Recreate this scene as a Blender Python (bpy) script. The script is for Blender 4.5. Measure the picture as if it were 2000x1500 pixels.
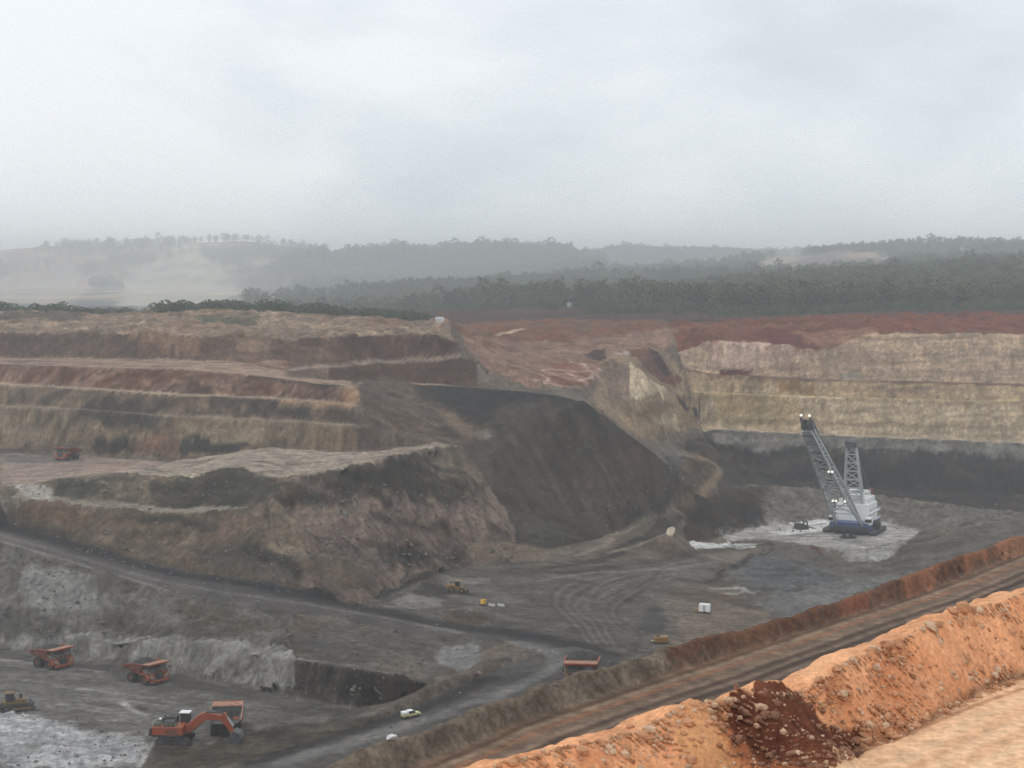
import bpy, bmesh, math, random
import numpy as np
from mathutils import Vector, Matrix
from mathutils.geometry import delaunay_2d_cdt

# ------------------------------------------------------------------ scene, camera, light
for _o in list(bpy.data.objects):
    bpy.data.objects.remove(_o)
scene = bpy.context.scene
COL = scene.collection
R = math.radians
F, HOR = 3200.0, 520.0            # focal length in photo pixels, row of the horizon (photo 2000 x 1500)

cam_data = bpy.data.cameras.new('camera')
cam = bpy.data.objects.new('camera', cam_data)
COL.objects.link(cam)
cam.location = (0, 0, 0)
cam.rotation_euler = (R(90), 0, 0)
cam_data.sensor_fit = 'HORIZONTAL'
cam_data.sensor_width = 36.0
cam_data.lens = 36.0 * F / 2000.0
cam_data.shift_y = -(750.0 - HOR) / 2000.0
cam_data.clip_start = 0.5
cam_data.clip_end = 40000
scene.camera = cam

world = bpy.data.worlds.new('World')
scene.world = world
world.use_nodes = True
wn, wl = world.node_tree.nodes, world.node_tree.links
wn.clear()
w_out = wn.new('ShaderNodeOutputWorld')
w_mix = wn.new('ShaderNodeMixShader')
w_sky = wn.new('ShaderNodeTexSky')
w_sky.sky_type = 'NISHITA'
w_sky.sun_disc = False
w_b1 = wn.new('ShaderNodeBackground'); w_b1.inputs['Strength'].default_value = 0.10
w_b2 = wn.new('ShaderNodeBackground'); w_b2.inputs['Strength'].default_value = 1.08
w_tc = wn.new('ShaderNodeTexCoord')
# layered cloud: soft banks, stretched sideways towards the horizon
w_sep = wn.new('ShaderNodeSeparateXYZ')
wl.new(w_tc.outputs['Generated'], w_sep.inputs[0])
w_map = wn.new('ShaderNodeMapping'); w_map.inputs['Scale'].default_value = (1.0, 1.0, 2.2)
w_map.inputs['Location'].default_value = (3.1, 0.4, 0.75)
wl.new(w_tc.outputs['Generated'], w_map.inputs['Vector'])
w_n1 = wn.new('ShaderNodeTexNoise'); w_n1.inputs['Scale'].default_value = 3.4
w_n1.inputs['Detail'].default_value = 4; w_n1.inputs['Roughness'].default_value = 0.42
w_n1.inputs['Distortion'].default_value = 0.35
w_n2 = wn.new('ShaderNodeTexNoise'); w_n2.inputs['Scale'].default_value = 13.0
w_n2.inputs['Detail'].default_value = 5; w_n2.inputs['Roughness'].default_value = 0.55
wl.new(w_map.outputs[0], w_n1.inputs['Vector']); wl.new(w_map.outputs[0], w_n2.inputs['Vector'])
w_add = wn.new('ShaderNodeMath'); w_add.operation = 'MULTIPLY_ADD'
wl.new(w_n2.outputs['Fac'], w_add.inputs[0]); w_add.inputs[1].default_value = 0.24
wl.new(w_n1.outputs['Fac'], w_add.inputs[2])
w_el = wn.new('ShaderNodeMapRange'); w_el.interpolation_type = 'SMOOTHSTEP'   # raised towards the horizon, where the haze dims the sky
wl.new(w_sep.outputs['Z'], w_el.inputs['Value'])
w_el.inputs['From Min'].default_value = 0.0; w_el.inputs['From Max'].default_value = 0.14
w_el.inputs['To Min'].default_value = 0.20; w_el.inputs['To Max'].default_value = 0.09
w_add2 = wn.new('ShaderNodeMath'); w_add2.operation = 'ADD'
wl.new(w_add.outputs[0], w_add2.inputs[0]); wl.new(w_el.outputs[0], w_add2.inputs[1])
w_ramp = wn.new('ShaderNodeValToRGB')
cr = w_ramp.color_ramp
cr.elements[0].position = 0.38; cr.elements[0].color = (0.50, 0.575, 0.635, 1)
cr.elements[1].position = 0.80; cr.elements[1].color = (0.91, 0.945, 0.965, 1)
e = cr.elements.new(0.60); e.color = (0.69, 0.755, 0.80, 1)
wl.new(w_add2.outputs[0], w_ramp.inputs[0])
wl.new(w_ramp.outputs[0], w_b2.inputs['Color'])
wl.new(w_sky.outputs[0], w_b1.inputs['Color'])
w_mix.inputs[0].default_value = 0.94
wl.new(w_b1.outputs[0], w_mix.inputs[1]); wl.new(w_b2.outputs[0], w_mix.inputs[2])
wl.new(w_mix.outputs[0], w_out.inputs['Surface'])

sun_data = bpy.data.lights.new('sun', 'SUN')
sun_data.energy = 0.9
sun_data.angle = R(25)
sun_data.color = (1.0, 0.96, 0.90)
sun = bpy.data.objects.new('sun', sun_data)
COL.objects.link(sun)
_d = Vector((-0.45, -0.40, 1.05)).normalized()      # high sun behind thick cloud, over the viewer's left shoulder
sun.rotation_euler = _d.to_track_quat('Z', 'Y').to_euler()
w_sky.sun_rotation = math.atan2(_d.x, _d.y)
w_sky.sun_elevation = math.asin(_d.normalized().z)

vs = scene.view_settings
vs.view_transform = 'Standard'; vs.look = 'None'; vs.exposure = 0.0; vs.gamma = 1.0
vs.use_curve_mapping = False
scene.render.engine = 'CYCLES'
scene.cycles.use_denoising = True
scene.cycles.denoiser = 'OPENIMAGEDENOISE'
scene.cycles.denoising_input_passes = 'RGB_ALBEDO_NORMAL'
scene.cycles.denoising_prefilter = 'FAST'
scene.cycles.max_bounces = 6
scene.cycles.diffuse_bounces = 3
scene.cycles.glossy_bounces = 2
scene.cycles.transmission_bounces = 2
scene.cycles.transparent_max_bounces = 8
scene.cycles.volume_bounces = 1

# ------------------------------------------------------------------ noise (numpy)
def _hash(ix, iy, seed):
    h = (ix.astype(np.int64) * 374761393 + iy.astype(np.int64) * 668265263 + seed * 974634777) & 0xFFFFFFFF
    h = ((h ^ (h >> 13)) * 1274126177) & 0xFFFFFFFF
    return ((h ^ (h >> 16)) & 0xFFFF).astype(np.float32) / 65535.0

def vnoise(x, y, seed=0):
    ix, iy = np.floor(x), np.floor(y)
    fx, fy = (x - ix).astype(np.float32), (y - iy).astype(np.float32)
    fx = fx * fx * (3 - 2 * fx); fy = fy * fy * (3 - 2 * fy)
    ix = ix.astype(np.int64); iy = iy.astype(np.int64)
    a, b = _hash(ix, iy, seed), _hash(ix + 1, iy, seed)
    c, d = _hash(ix, iy + 1, seed), _hash(ix + 1, iy + 1, seed)
    return (a + (b - a) * fx) * (1 - fy) + (c + (d - c) * fx) * fy

def fbm(x, y, seed=0, octv=4, gain=0.5):
    s, a, t = 0.0, 1.0, 0.0
    for k in range(octv):
        s = s + a * vnoise(x * 2.03 ** k + 17.3 * k, y * 2.03 ** k - 9.1 * k, seed + k)
        t += a; a *= gain
    return s / t                        # 0..1

def ridged(x, y, seed=0, octv=3):
    s, a, t = 0.0, 1.0, 0.0
    for k in range(octv):
        n = vnoise(x * 2.1 ** k + 5.7 * k, y * 2.1 ** k + 3.3 * k, seed + k)
        s = s + a * (1 - np.abs(2 * n - 1)); t += a; a *= 0.5
    return s / t

# ------------------------------------------------------------------ survey of the mine: break lines of the terrain
# a point is (photo column, photo row, distance in metres if positive / level below the viewpoint if negative)
def pt(u, v, s):
    k = (v - HOR) / F
    y = s if s > 0 else -s / k
    return ((u - 1000.0) / F * y, y, -k * y)

LINES = {}
def L(name, pts):
    LINES[name] = [pt(*p) for p in pts]
def RAW(name, pts):
    LINES[name] = [tuple(map(float, p)) for p in pts]
def _u(p):
    return p[0] / p[1] * F + 1000.0
def U(name, base, uv, run):             # a crest seen at (u, v), above the toe line `base`, with the given run per metre of rise
    b = sorted(LINES[base], key=_u)
    bu = [_u(p) for p in b]
    out = []
    for u, v in uv:
        ty = float(np.interp(u, bu, [p[1] for p in b])); tz = float(np.interp(u, bu, [p[2] for p in b]))
        k = (v - HOR) / F
        h = max(0.3, (-tz - k * ty) / (1 + k * run))
        y = ty + run * h
        out.append(((u - 1000.0) / F * y, y, -k * y if h > 0.3 else tz + 0.3))
    LINES[name] = out
def OFF(name, base, dx, dy, dz=0.0, z=None):
    LINES[name] = [(p[0] + dx, p[1] + dy, p[2] + dz if z is None else z) for p in LINES[base]]

# foreground bench and its orange safety berm
RAW('fg0', [(-3, 1.5, -1.9), (3, 1.5, -1.9)])
RAW('fg1', [(-6, 8, -6), (6, 8, -6)])
RAW('fg2', [(-12, 17, -11.6), (12, 17, -11.6)])
RAW('fg3', [(-8, 22, -13), (14, 26, -13)])
L('fg_toe', [(2300, 1190, -13), (2000, 1320, -13), (1850, 1385, -13), (1700, 1455, -13), (1600, 1500, -13), (1400, 1590, -13), (1200, 1680, -13), (900, 1800, -13)])
LINES['fg_toe'] += [(-8, 28, -13), (-13, 23.4, -13)]
L('fg_crest', [(2300, 1070, 65), (2000, 1162, 54.8), (1870, 1197, 51.5), (1800, 1234, 49.6), (1700, 1270, 47.3), (1640, 1302, 45.8), (1560, 1354, 43.9), (1440, 1388, 41.8), (1330, 1392, 40.5), (1240, 1429, 39.1), (1130, 1464, 37.6), (980, 1499, 36.1), (700, 1565, 33.3)])
LINES['fg_crest'] += [(-9.5, 30.2, -11), (-15, 25.6, -11)]
OFF('fg_crest2', 'fg_crest', -0.8, 0.9, -0.25)
OFF('fg_back', 'fg_crest', -3.6, 3.6, -3.4)
OFF('fg_back2', 'fg_crest', -16, 19, z=-29)
# upper haul road
L('r1_far', [(400, 1690, -50), (846, 1485, -50), (930, 1450, -50), (1000, 1418, -50), (1087, 1387, -50), (1210, 1348, -50), (1350, 1303, -50), (1510, 1250, -50), (1640, 1206, -50), (1780, 1163, -50), (1900, 1118, -50), (2000, 1078, -50), (2250, 985, -50), (2400, 930, -50)])
OFF('r1_mid', 'r1_far', 12, -10, 0.3)
OFF('r1_near', 'r1_far', 24, -21, 0)
U('r1_crest', 'r1_far', [(400, 1620), (671, 1486), (790, 1441), (895, 1402), (1000, 1364), (1070, 1338), (1105, 1330), (1147, 1308), (1210, 1294), (1308, 1268), (1345, 1256), (1405, 1240), (1496, 1219), (1594, 1191), (1680, 1160), (1765, 1131), (1895, 1082), (2000, 1047), (2250, 955), (2400, 903)], 1.25)
_c = []
for a, b in zip(LINES['r1_crest'], LINES['r1_crest'][1:]):      # a pushed-up windrow is never level
    for q in range(8):
        t = q / 8
        p = [a[k] + (b[k] - a[k]) * t for k in range(3)]
        nz = float(fbm(np.array([p[0] / 4.0]), np.array([p[1] / 4.0]), 400, 3)[0]) - 0.5
        nz2 = float(fbm(np.array([p[0] / 1.3]), np.array([p[1] / 1.3]), 410, 2)[0]) - 0.5
        _c.append((p[0] + nz2 * 0.5, p[1], p[2] + 1.1 * nz + 0.25 * nz2 - 0.1))
LINES['r1_crest'] = _c
OFF('r1_crest2', 'r1_crest', -0.8, 0.9, -0.1)
OFF('r1_back', 'r1_crest', -2.6, 3.2, -2.4)
OFF('r1_back2', 'r1_crest', -18, 45, z=-76)
OFF('r1_back3', 'r1_crest', -40, 118, z=-105)
# lower haul road and the digger's floor
L('r2_near', [(200, 1660, -107), (700, 1500, -106), (900, 1415, -105), (1050, 1370, -104.5), (1150, 1335, -104), (1250, 1310, -103.5), (1400, 1270, -105), (1600, 1215, -108), (1800, 1150, -109), (2000, 1075, -108), (2250, 1010, -110)])
L('r2_far', [(200, 1590, -107.6), (490, 1485, -107), (700, 1425, -106), (818, 1376, -105), (930, 1327, -104.3), (1017, 1290, -103.8), (1060, 1272, -103.4)])
U('r2_wind', 'r2_far', [(735, 1396), (769, 1380), (800, 1358), (846, 1333), (890, 1319), (930, 1309), (1000, 1283)], 1.2)
L('floor_a', [(-350, 1560, -108), (0, 1510, -108), (290, 1482, -108), (450, 1455, -108), (600, 1425, -107.5)])
L('floor_b', [(-350, 1380, -108), (0, 1385, -107.6), (300, 1400, -108), (500, 1400, -108), (680, 1400, -108)])
L('floor_toe', [(-350, 1238, -108), (0, 1266, -108), (140, 1282, -108), (329, 1310, -108), (420, 1331, -108), (574, 1361, -108), (700, 1383, -108), (770, 1375, -108), (840, 1353, -108)])
U('lw_crest', 'floor_toe', [(-350, 1190), (0, 1217), (100, 1238), (196, 1247), (350, 1252), (455, 1266), (560, 1289)], 0.75)
U('lw_crest2', 'floor_toe', [(574, 1289), (700, 1304), (780, 1320), (846, 1336)], 0.45)
OFF('lw_bench', 'lw_crest', 0, 5, 0.3)
L('rl_near', [(-350, 968, -78), (0, 1058, -86), (140, 1100, -89.5), (245, 1131, -92.5), (350, 1163, -95), (490, 1191, -97.5), (650, 1203, -99.5), (790, 1236, -101), (895, 1247, -102), (1000, 1254, -103), (1050, 1268, -103.2)])
L('rl_far', [(-350, 935, -77.5), (0, 1020, -85.5), (140, 1058, -88.5), (315, 1107, -94), (525, 1138, -97), (700, 1184, -100), (755, 1191, -101), (895, 1222, -102.2), (1000, 1233, -103), (1105, 1250, -103), (1175, 1271, -103), (1210, 1285, -103)])
# centre floor
L('cf_back', [(713, 1172, -101.5), (790, 1140, -104), (895, 1107, -105.5), (1000, 1100, -106), (1105, 1107, -106.5), (1180, 1085, -107), (1250, 1095, -108), (1330, 1094, -110)])
for i, p in enumerate([(900, 1160, -105), (1050, 1180, -106), (1200, 1200, -105.5), (1300, 1230, -105), (1150, 1240, -104.5), (1250, 1150, -108), (1400, 1180, -110), (1500, 1200, -109.5), (1600, 1185, -110.5), (1720, 1150, -111), (1850, 1105, -110), (1950, 1075, -108.5)]):
    L('cf%d' % i, [p])
# spoil mound left of centre
L('mb', [(-350, 930, 560), (0, 970, 546), (35, 972, 545), (140, 985, 541), (245, 993, 537), (332, 1002, 534), (455, 995, 532), (520, 985, 528)])
OFF('mb2', 'mb', 0, 7, 0.4)
L('mc', [(-350, 925, 590), (0, 950, 562), (70, 954, 556), (105, 937, 559), (250, 926, 559), (378, 929, 557), (430, 915, 560), (472, 911, 561), (518, 930, 553), (580, 928, 545), (650, 918, 553), (702, 905, 562), (755, 895, 572), (800, 888, 590), (850, 875, 620), (895, 868, 650)])
L('ml', [(560, 1040, 518), (620, 1050, 524), (700, 1047, 539), (800, 1050, 561), (900, 1060, 588)])
L('mp', [(250, 914, 595), (350, 900, 600), (480, 880, 605), (525, 872, 602), (640, 882, 600), (700, 885, 605), (760, 880, 620), (850, 867, 655)])
L('mf', [(-350, 915, -77), (0, 925, -78), (105, 915, -79), (220, 905, -80)])
L('mf2', [(330, 905, -80), (420, 908, -80), (525, 902, -80), (640, 898, -79)])
L('valley', [(895, 866, 668), (930, 905, 662), (965, 960, 650), (993, 1012, 640), (1005, 1050, 631)])
# left bench wall
L('lt', [(-350, 866, -81), (0, 874, -81), (105, 884, -81), (161, 891, -81), (252, 895, -81), (315, 898, -81), (420, 895, -80.5), (525, 893, -80), (640, 888, -78), (700, 885, -76)])
U('b1', 'lt', [(-350, 784), (0, 793), (161, 800), (350, 814), (525, 821), (700, 832)], 0.7)
OFF('b1b', 'b1', 0, 3, 0.1)
U('b2', 'b1b', [(-350, 739), (0, 750), (210, 762), (350, 771), (525, 778), (688, 790)], 0.7)
OFF('b2b', 'b2', 0, 4, 0.1)
U('b3', 'b2b', [(-350, 704), (0, 711), (175, 716), (350, 720), (472, 730), (560, 741), (680, 757)], 1.0)
L('b3b', [(-350, 692, 830), (0, 699, -45.7), (175, 701, -45.2), (350, 702, -44.8), (490, 708, -45.2), (540, 702, 785), (650, 716, 784), (755, 709, 805), (900, 699, 790)])
U('b4', 'b3b', [(-350, 644), (0, 646), (245, 650), (385, 653), (542, 660), (650, 655), (755, 652), (825, 653), (895, 667)], 0.8)
OFF('b4b', 'b4', 0, 28, 1.2)
L('rim', [(-350, 612, 960), (0, 612, 960), (200, 615, 960), (400, 612, 950), (540, 612, 950), (700, 625, 940), (800, 628, 930), (880, 634, 930)])
# centre: second tier, dark dump
L('tt', [(640, 742, 775), (720, 746, 780), (790, 748, 790), (930, 755, 768), (952, 742, 785), (957, 727, 800), (935, 708, 815)])
L('tn', [(905, 690, 812), (960, 702, 900), (1000, 682, 930)])
L('dc', [(797, 750, 775), (930, 757, 750), (1000, 763, 733), (1087, 771, 715), (1140, 783, 690)])
L('de', [(1140, 783, 692), (1190, 820, 702), (1240, 860, 718), (1290, 905, 750), (1335, 955, 795)])
L('dt', [(1005, 1062, 617), (1070, 1072, -106), (1175, 1051, -106.5), (1252, 1023, 678), (1300, 1000, 722), (1342, 976, 776)])
L('di', [(860, 800, 735), (900, 838, 702), (925, 862, 688)])          # gully down the dump
L('di2', [(1030, 800, 707), (1010, 850, 690)])
OFF('de_back', 'de', 12, 13, -9)
L('pf', [(1300, 902, 825), (1350, 905, 855), (1400, 920, 872), (1392, 945, 852), (1347, 983, 800)])
# yellow slopes beyond the dump
L('yt', [(1150, 787, 790), (1195, 820, 815), (1245, 858, 850), (1290, 862, 870), (1330, 848, 905), (1370, 837, 935)])
L('yw', [(1190, 742, 876), (1205, 780, 868)])
L('yw2', [(1234, 713, 892), (1262, 745, 886), (1290, 790, 884), (1318, 838, 900)])
L('yw3', [(1228, 786, 862), (1262, 826, 862), (1300, 846, 880)])
L('bowl', [(1040, 757, 785), (1080, 760, 790), (1150, 745, 830), (1172, 715, 880), (1110, 695, 900), (1030, 712, 860)])
L('up1', [(960, 690, 920), (1100, 682, 940), (1200, 686, 940), (1262, 679, 950)])
L('up2', [(905, 652, 960), (1000, 645, 980), (1100, 640, 1000), (1200, 635, 1010), (1300, 632, 1020)])
L('gully', [(1275, 702, 952), (1308, 746, 952), (1338, 790, 951), (1364, 828, 950)])
L('gul2', [(1262, 705, 932), (1296, 748, 930), (1326, 790, 931), (1350, 826, 934)])
# highwall
L('ht', [(1372, 840, 941), (1395, 835, 945), (1510, 842, 940), (1650, 848, 937), (1825, 855, 935), (2000, 862, 933), (2350, 876, 929)])
U('h1', 'ht', [(1350, 766), (1400, 768), (1650, 776), (1850, 781), (2000, 788), (2350, 800)], 0.45)
OFF('h1b', 'h1', 0, 3, 0.1)
U('h2', 'h1b', [(1338, 722), (1400, 732), (1580, 741), (1720, 745), (2000, 752), (2350, 758)], 0.35)
OFF('h2b', 'h2', 0, 4, 0.1)
U('h3', 'h2b', [(1325, 688), (1350, 676), (1390, 668), (1489, 674), (1615, 682), (1650, 668), (1706, 648), (1850, 649), (2000, 651), (2350, 653)], 0.6)
L('htop', [(1300, 631, 1030), (1352, 629, 1035), (1492, 622, 1040), (1650, 615, 1044), (1850, 614, 1044), (2000, 613, 1044), (2350, 610, 1044)])
# coal face below it, spoil ridge and dragline pad
OFF('cc', 'ht', 0, -5, -0.5)
RAW('ct', [(p[0], p[1] - 17 - 6 * t, -103 - 25 * t ** 0.6) for p, t in zip(LINES['ht'], (0, 0.08, 0.5, 0.75, 0.9, 1, 1.1))])
L('sr', [(1380, 972, 815), (1440, 951, 835), (1496, 947, 855), (1600, 955, 865), (1720, 967, 870), (1850, 985, 860), (2000, 1002, 850), (2350, 1042, 830)])
OFF('srb', 'sr', 0, 14, -4)
L('pad_b', [(1490, 1034, 802), (1550, 1021, -129), (1620, 1013, -129), (1720, 1016, -129), (1800, 1038, -129)])
L('pad_f', [(1350, 1066, -129), (1480, 1052, -129), (1640, 1074, -129), (1700, 1072, -129), (1780, 1052, -129)])
L('dm', [(1345, 1060, -127), (1420, 1045, -128), (1480, 1028, -128.5)])
L('dm2', [(1336, 1014, 778), (1352, 992, 798)])
L('hol', [(1650, 1098, 738), (1700, 1096, 738)])
L('nr', [(1360, 1086, -124), (1480, 1071, -126), (1560, 1061, 715), (1610, 1084, 705), (1640, 1106, 668), (1730, 1098, 672), (1800, 1062, 690), (1900, 1027, 730), (2000, 1007, 770), (2350, 985, 780)])
L('nr2', [(1400, 1130, -112), (1500, 1110, -115), (1580, 1101, -120)])
# country beyond the rim
def D(y):                               # the hills stand far off in the mist
    return float(np.interp(y, [1046, 1180, 1450, 1850, 2450, 2850, 3900, 5200, 9000], [1046, 1750, 2600, 3700, 5000, 6300, 7200, 8200, 13000]))
def LK(name, pts):
    L(name, [(u, v, D(y) * VEIL(u, y)) for u, v, y in pts])
def VEIL(u, y):                         # the wooded ground comes close on the right and swings away to the left
    w = float(np.clip((y - 1100) / 80.0, 0, 1)) * float(np.clip((2700 - y) / 500.0, 0, 1))
    return 1 + w * float(np.interp(u, [300, 500, 800, 1250, 1700, 2600], [0.0, 0.4, 0.4, 0.0, -0.26, -0.26]))
LK('k1', [(-600, 612, 1010), (0, 611, 1010), (300, 613, 1005), (560, 614, 1000), (700, 622, 1000), (900, 632, 1000), (1000, 628, 1020), (1100, 622, 1040)])
LK('k2', [(-600, 632, 1150), (0, 632, 1150), (500, 632, 1150), (700, 622, 1160), (900, 614, 1180), (1100, 600, 1180), (1500, 596, 1180), (2000, 585, 1180), (2600, 580, 1180)])
LK('k3', [(-600, 610, 1600), (0, 610, 1600), (500, 606, 1600), (700, 598, 1550), (900, 584, 1500), (1000, 570, 1480), (1100, 558, 1450), (1200, 566, 1430), (1400, 576, 1400), (1500, 566, 1400), (1700, 547, 1400), (2000, 531, 1400), (2600, 520, 1400)])
LK('k4', [(-600, 575, 2400), (0, 575, 2400), (500, 575, 2300), (700, 568, 2100), (900, 560, 1950), (1100, 553, 1850), (1400, 556, 1750), (1700, 546, 1700), (2000, 530, 1650), (2600, 522, 1650)])
LK('k5', [(1130, 527, 2600), (1300, 529, 2400), (1450, 534, 2100), (1700, 527, 2000), (2000, 513, 2000), (2600, 505, 2000)])
LK('k6', [(1667, 491, 2500), (1692, 482, 2450), (1818, 477, 2450), (2000, 481, 2450), (2600, 476, 2450)])
LK('k6b', [(1667, 515, 3100), (2000, 505, 3100), (2600, 500, 3100)])
LK('k7', [(560, 512, 3000), (600, 501, 2950), (700, 498, 2900), (772, 489, 2850), (850, 496, 2850), (888, 489, 2850), (940, 488, 2850), (1035, 495, 2850), (1077, 490, 2850), (1130, 507, 2850)])
LK('k7b', [(560, 530, 3500), (800, 520, 3500), (1130, 525, 3400)])
LK('k8', [(1150, 506, 3900), (1224, 494, 3900), (1350, 497, 3900), (1430, 503, 3900), (1560, 497, 3900), (1667, 494, 3900), (2600, 494, 3900)])
LK('k9', [(-600, 560, 3400), (0, 560, 3400), (300, 560, 3400), (480, 555, 3300)])
LK('k10', [(-600, 489, 5200), (0, 487, 5200), (100, 480, 5200), (250, 476, 5200), (385, 473, 5200), (455, 470, 5200), (525, 475, 5200), (620, 490, 5200), (1000, 500, 5200), (2600, 500, 5200)])
LK('k11', [(-800, 505, 9000), (1000, 510, 9000), (2800, 505, 9000)])

# ------------------------------------------------------------------ triangulated survey -> height grids
def _dense():
    P = []
    for name, l in LINES.items():
        P.append(l[0])
        for a, b in zip(l, l[1:]):
            d = math.dist(a[:2], b[:2])
            st = max(0.4, 0.005 * min(a[1], b[1])) if a[1] < 1100 else 0.02 * a[1]
            n = max(1, int(d / st))
            for i in range(1, n + 1):
                t = i / n
                P.append(tuple(a[k] + (b[k] - a[k]) * t for k in range(3)))
    return P
_P = _dense()
_rv = delaunay_2d_cdt([Vector(p[:2]) for p in _P], [], [], 0, 0.05)
_zz = np.array([np.mean([_P[i][2] for i in o]) if o else -100.0 for o in _rv[3]])
_xy = np.array([(v.x, v.y) for v in _rv[0]])
_tri = [f for f in _rv[2] if len(f) == 3]

class Grid:
    pass
def make_grid(us, ys):
    g = Grid()
    g.us, g.ys = us, ys
    g.t = (us - 1000.0) / F
    g.Y = np.repeat(ys[:, None], len(us), 1)
    g.X = g.Y * g.t[None, :]
    Z = np.full(g.X.shape, np.nan)
    for f in _tri:
        a, b, c = _xy[f[0]], _xy[f[1]], _xy[f[2]]
        y0, y1 = min(a[1], b[1], c[1]), max(a[1], b[1], c[1])
        tt = [p[0] / p[1] for p in (a, b, c)]
        j0, j1 = np.searchsorted(ys, (y0, y1)); i0, i1 = np.searchsorted(g.t, (min(tt), max(tt)))
        j1 = min(j1 + 1, len(ys)); i1 = min(i1 + 1, len(us)); j0 = max(0, j0 - 1); i0 = max(0, i0 - 1)
        if j1 <= j0 or i1 <= i0:
            continue
        x, y = g.X[j0:j1, i0:i1], g.Y[j0:j1, i0:i1]
        d = (b[1] - c[1]) * (a[0] - c[0]) + (c[0] - b[0]) * (a[1] - c[1])
        if abs(d) < 1e-9:
            continue
        l0 = ((b[1] - c[1]) * (x - c[0]) + (c[0] - b[0]) * (y - c[1])) / d
        l1 = ((c[1] - a[1]) * (x - c[0]) + (a[0] - c[0]) * (y - c[1])) / d
        l2 = 1 - l0 - l1
        m = (l0 >= -1e-6) & (l1 >= -1e-6) & (l2 >= -1e-6)
        Z[j0:j1, i0:i1][m] = (l0 * _zz[f[0]] + l1 * _zz[f[1]] + l2 * _zz[f[2]])[m]
    ii = np.arange(len(us))
    for j in range(len(ys)):
        bad = np.isnan(Z[j])
        if bad.all():
            Z[j] = Z[j - 1] if j else -2.0
        elif bad.any():
            Z[j, bad] = np.interp(ii[bad], ii[~bad], Z[j, ~bad])
    g.Z = Z
    return g

def _steps(*segs):
    out = []
    for a, b, d in segs:
        n = max(1, int(round((b - a) / d)))
        out += list(np.linspace(a, b, n, endpoint=False))
    return np.array(out)
YS = _steps((1.5, 30, 1.2), (30, 62, 0.16), (62, 150, 4), (150, 300, 0.7), (300, 340, 4), (340, 395, 0.95), (395, 425, 0.5), (425, 640, 0.95), (640, 925, 1.25), (925, 1000, 0.75), (1000, 1046, 1.6))
US = np.arange(-260, 2262, 3.2)
G = make_grid(US, np.append(YS, 1046.0))
FAR = make_grid(np.arange(-600, 2604, 9.0), 1034.0 * (13000 / 1034.0) ** np.linspace(0, 1, 140))
FAR.Z -= 0.9 * np.clip((1075 - FAR.Y) / 25, 0, 1)

def smooth(Z, n=1):
    for _ in range(n):
        P = np.pad(Z, 1, mode='edge')
        Z = 0.5 * Z + 0.125 * (P[:-2, 1:-1] + P[2:, 1:-1] + P[1:-1, :-2] + P[1:-1, 2:])
    return Z
G.Z = smooth(G.Z, 1)

# dumped heaps: (column, row, distance, height, radius, stretch across / along view)
HEAPS = [(1505, 1372, 42.9, 0.25, 1.9, 1.1, 1.2), (1555, 1425, 41.2, 1.15, 2.2, 1.0, 1.2), (1610, 1460, 40.6, 0.7, 1.5, 1.0, 1.0), (1378, 1400, 40.8, 0.20, 1.5, 1.0, 1.1), (1440, 1450, 39.2, 1.0, 1.7, 1.0, 1.2), (1500, 1490, 38.2, 0.6, 1.4, 1, 1),
         (842, 1155, 541, 4.5, 12, 1.15, 1.0), (912, 1212, 486, 2.8, 11, 1.3, 0.8), (1005, 752, 792, 6.5, 16, 1.0, 1.0),
         (1312, 1078, 634, 8.5, 13, 0.8, 1.0), (1500, 1066, 745, 2.2, 4, 1, 1), (1365, 690, 985, 6, 14, 0.8, 1), (1258, 765, 882, 8, 15, 0.8, 1.0), (1303, 812, 884, 5, 11, 0.9, 1.0), (1195, 735, 884, 5, 12, 0.8, 1.0), (917, 1142, 553, 1.6, 5, 1, 1),
         (1210, 1170, 530, 1.2, 9, 1.2, 1), (262, 1386, 400, 1.0, 2.0, 3.0, 1.0), (640, 1150, 497, 2.5, 9, 1, 1),
         (860, 634, 925, 4.0, 12, 1.4, 1), (720, 640, 900, 2.5, 20, 1.4, 1), (480, 626, 925, 3.0, 26, 1.6, 1), (60, 628, 925, 2.5, 30, 1.8, 1)]
for (u, v, y, h, r, sx, sy) in HEAPS:
    x0 = (u - 1000) / F * y
    d = np.sqrt(((G.X - x0) / sx) ** 2 + ((G.Y - y) / sy) ** 2) / r
    d = d + 0.25 * (fbm(G.X / r * 2, G.Y / r * 2, 91, 3) - 0.5) * (d < 1.4)
    G.Z += h * np.clip(1 - d, 0, 1) ** 0.9 * (1 - 0.15 * np.clip(1 - d, 0, 1))

# where a photo pixel meets the ground (first crossing seen from the viewpoint)
def _vis(g):
    V = HOR - g.Z / g.Y * F
    return np.minimum.accumulate(V, 0)
_VM, _VMF = _vis(G), _vis(FAR)
def hit(u, v, y=None):
    if y is None:
        i = int(np.clip(round((u - US[0]) / 3.2), 0, len(US) - 1))
        c = _VM[:, i]
        k = int(np.searchsorted(-c, -v))
        if k >= len(c):
            i = int(np.clip(round((u + 600) / 9.0), 0, len(FAR.us) - 1)); c = _VMF[:, i]
            k = min(int(np.searchsorted(-c, -v)), len(c) - 1)
            y = float(FAR.ys[k])
        else:
            y = float(G.ys[k])
    return ((u - 1000.0) / F * y, y)
def ground(x, y, g=None):
    g = g or (G if y < 1045 else FAR)
    i = np.interp(x / y, g.t, np.arange(len(g.t))); j = np.interp(y, g.ys, np.arange(len(g.ys)))
    i0, j0 = int(min(i, len(g.t) - 2)), int(min(j, len(g.ys) - 2)); a, b = i - i0, j - j0
    Z = g.Z
    return float((Z[j0, i0] * (1 - a) + Z[j0, i0 + 1] * a) * (1 - b) + (Z[j0 + 1, i0] * (1 - a) + Z[j0 + 1, i0 + 1] * a) * b)

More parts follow.
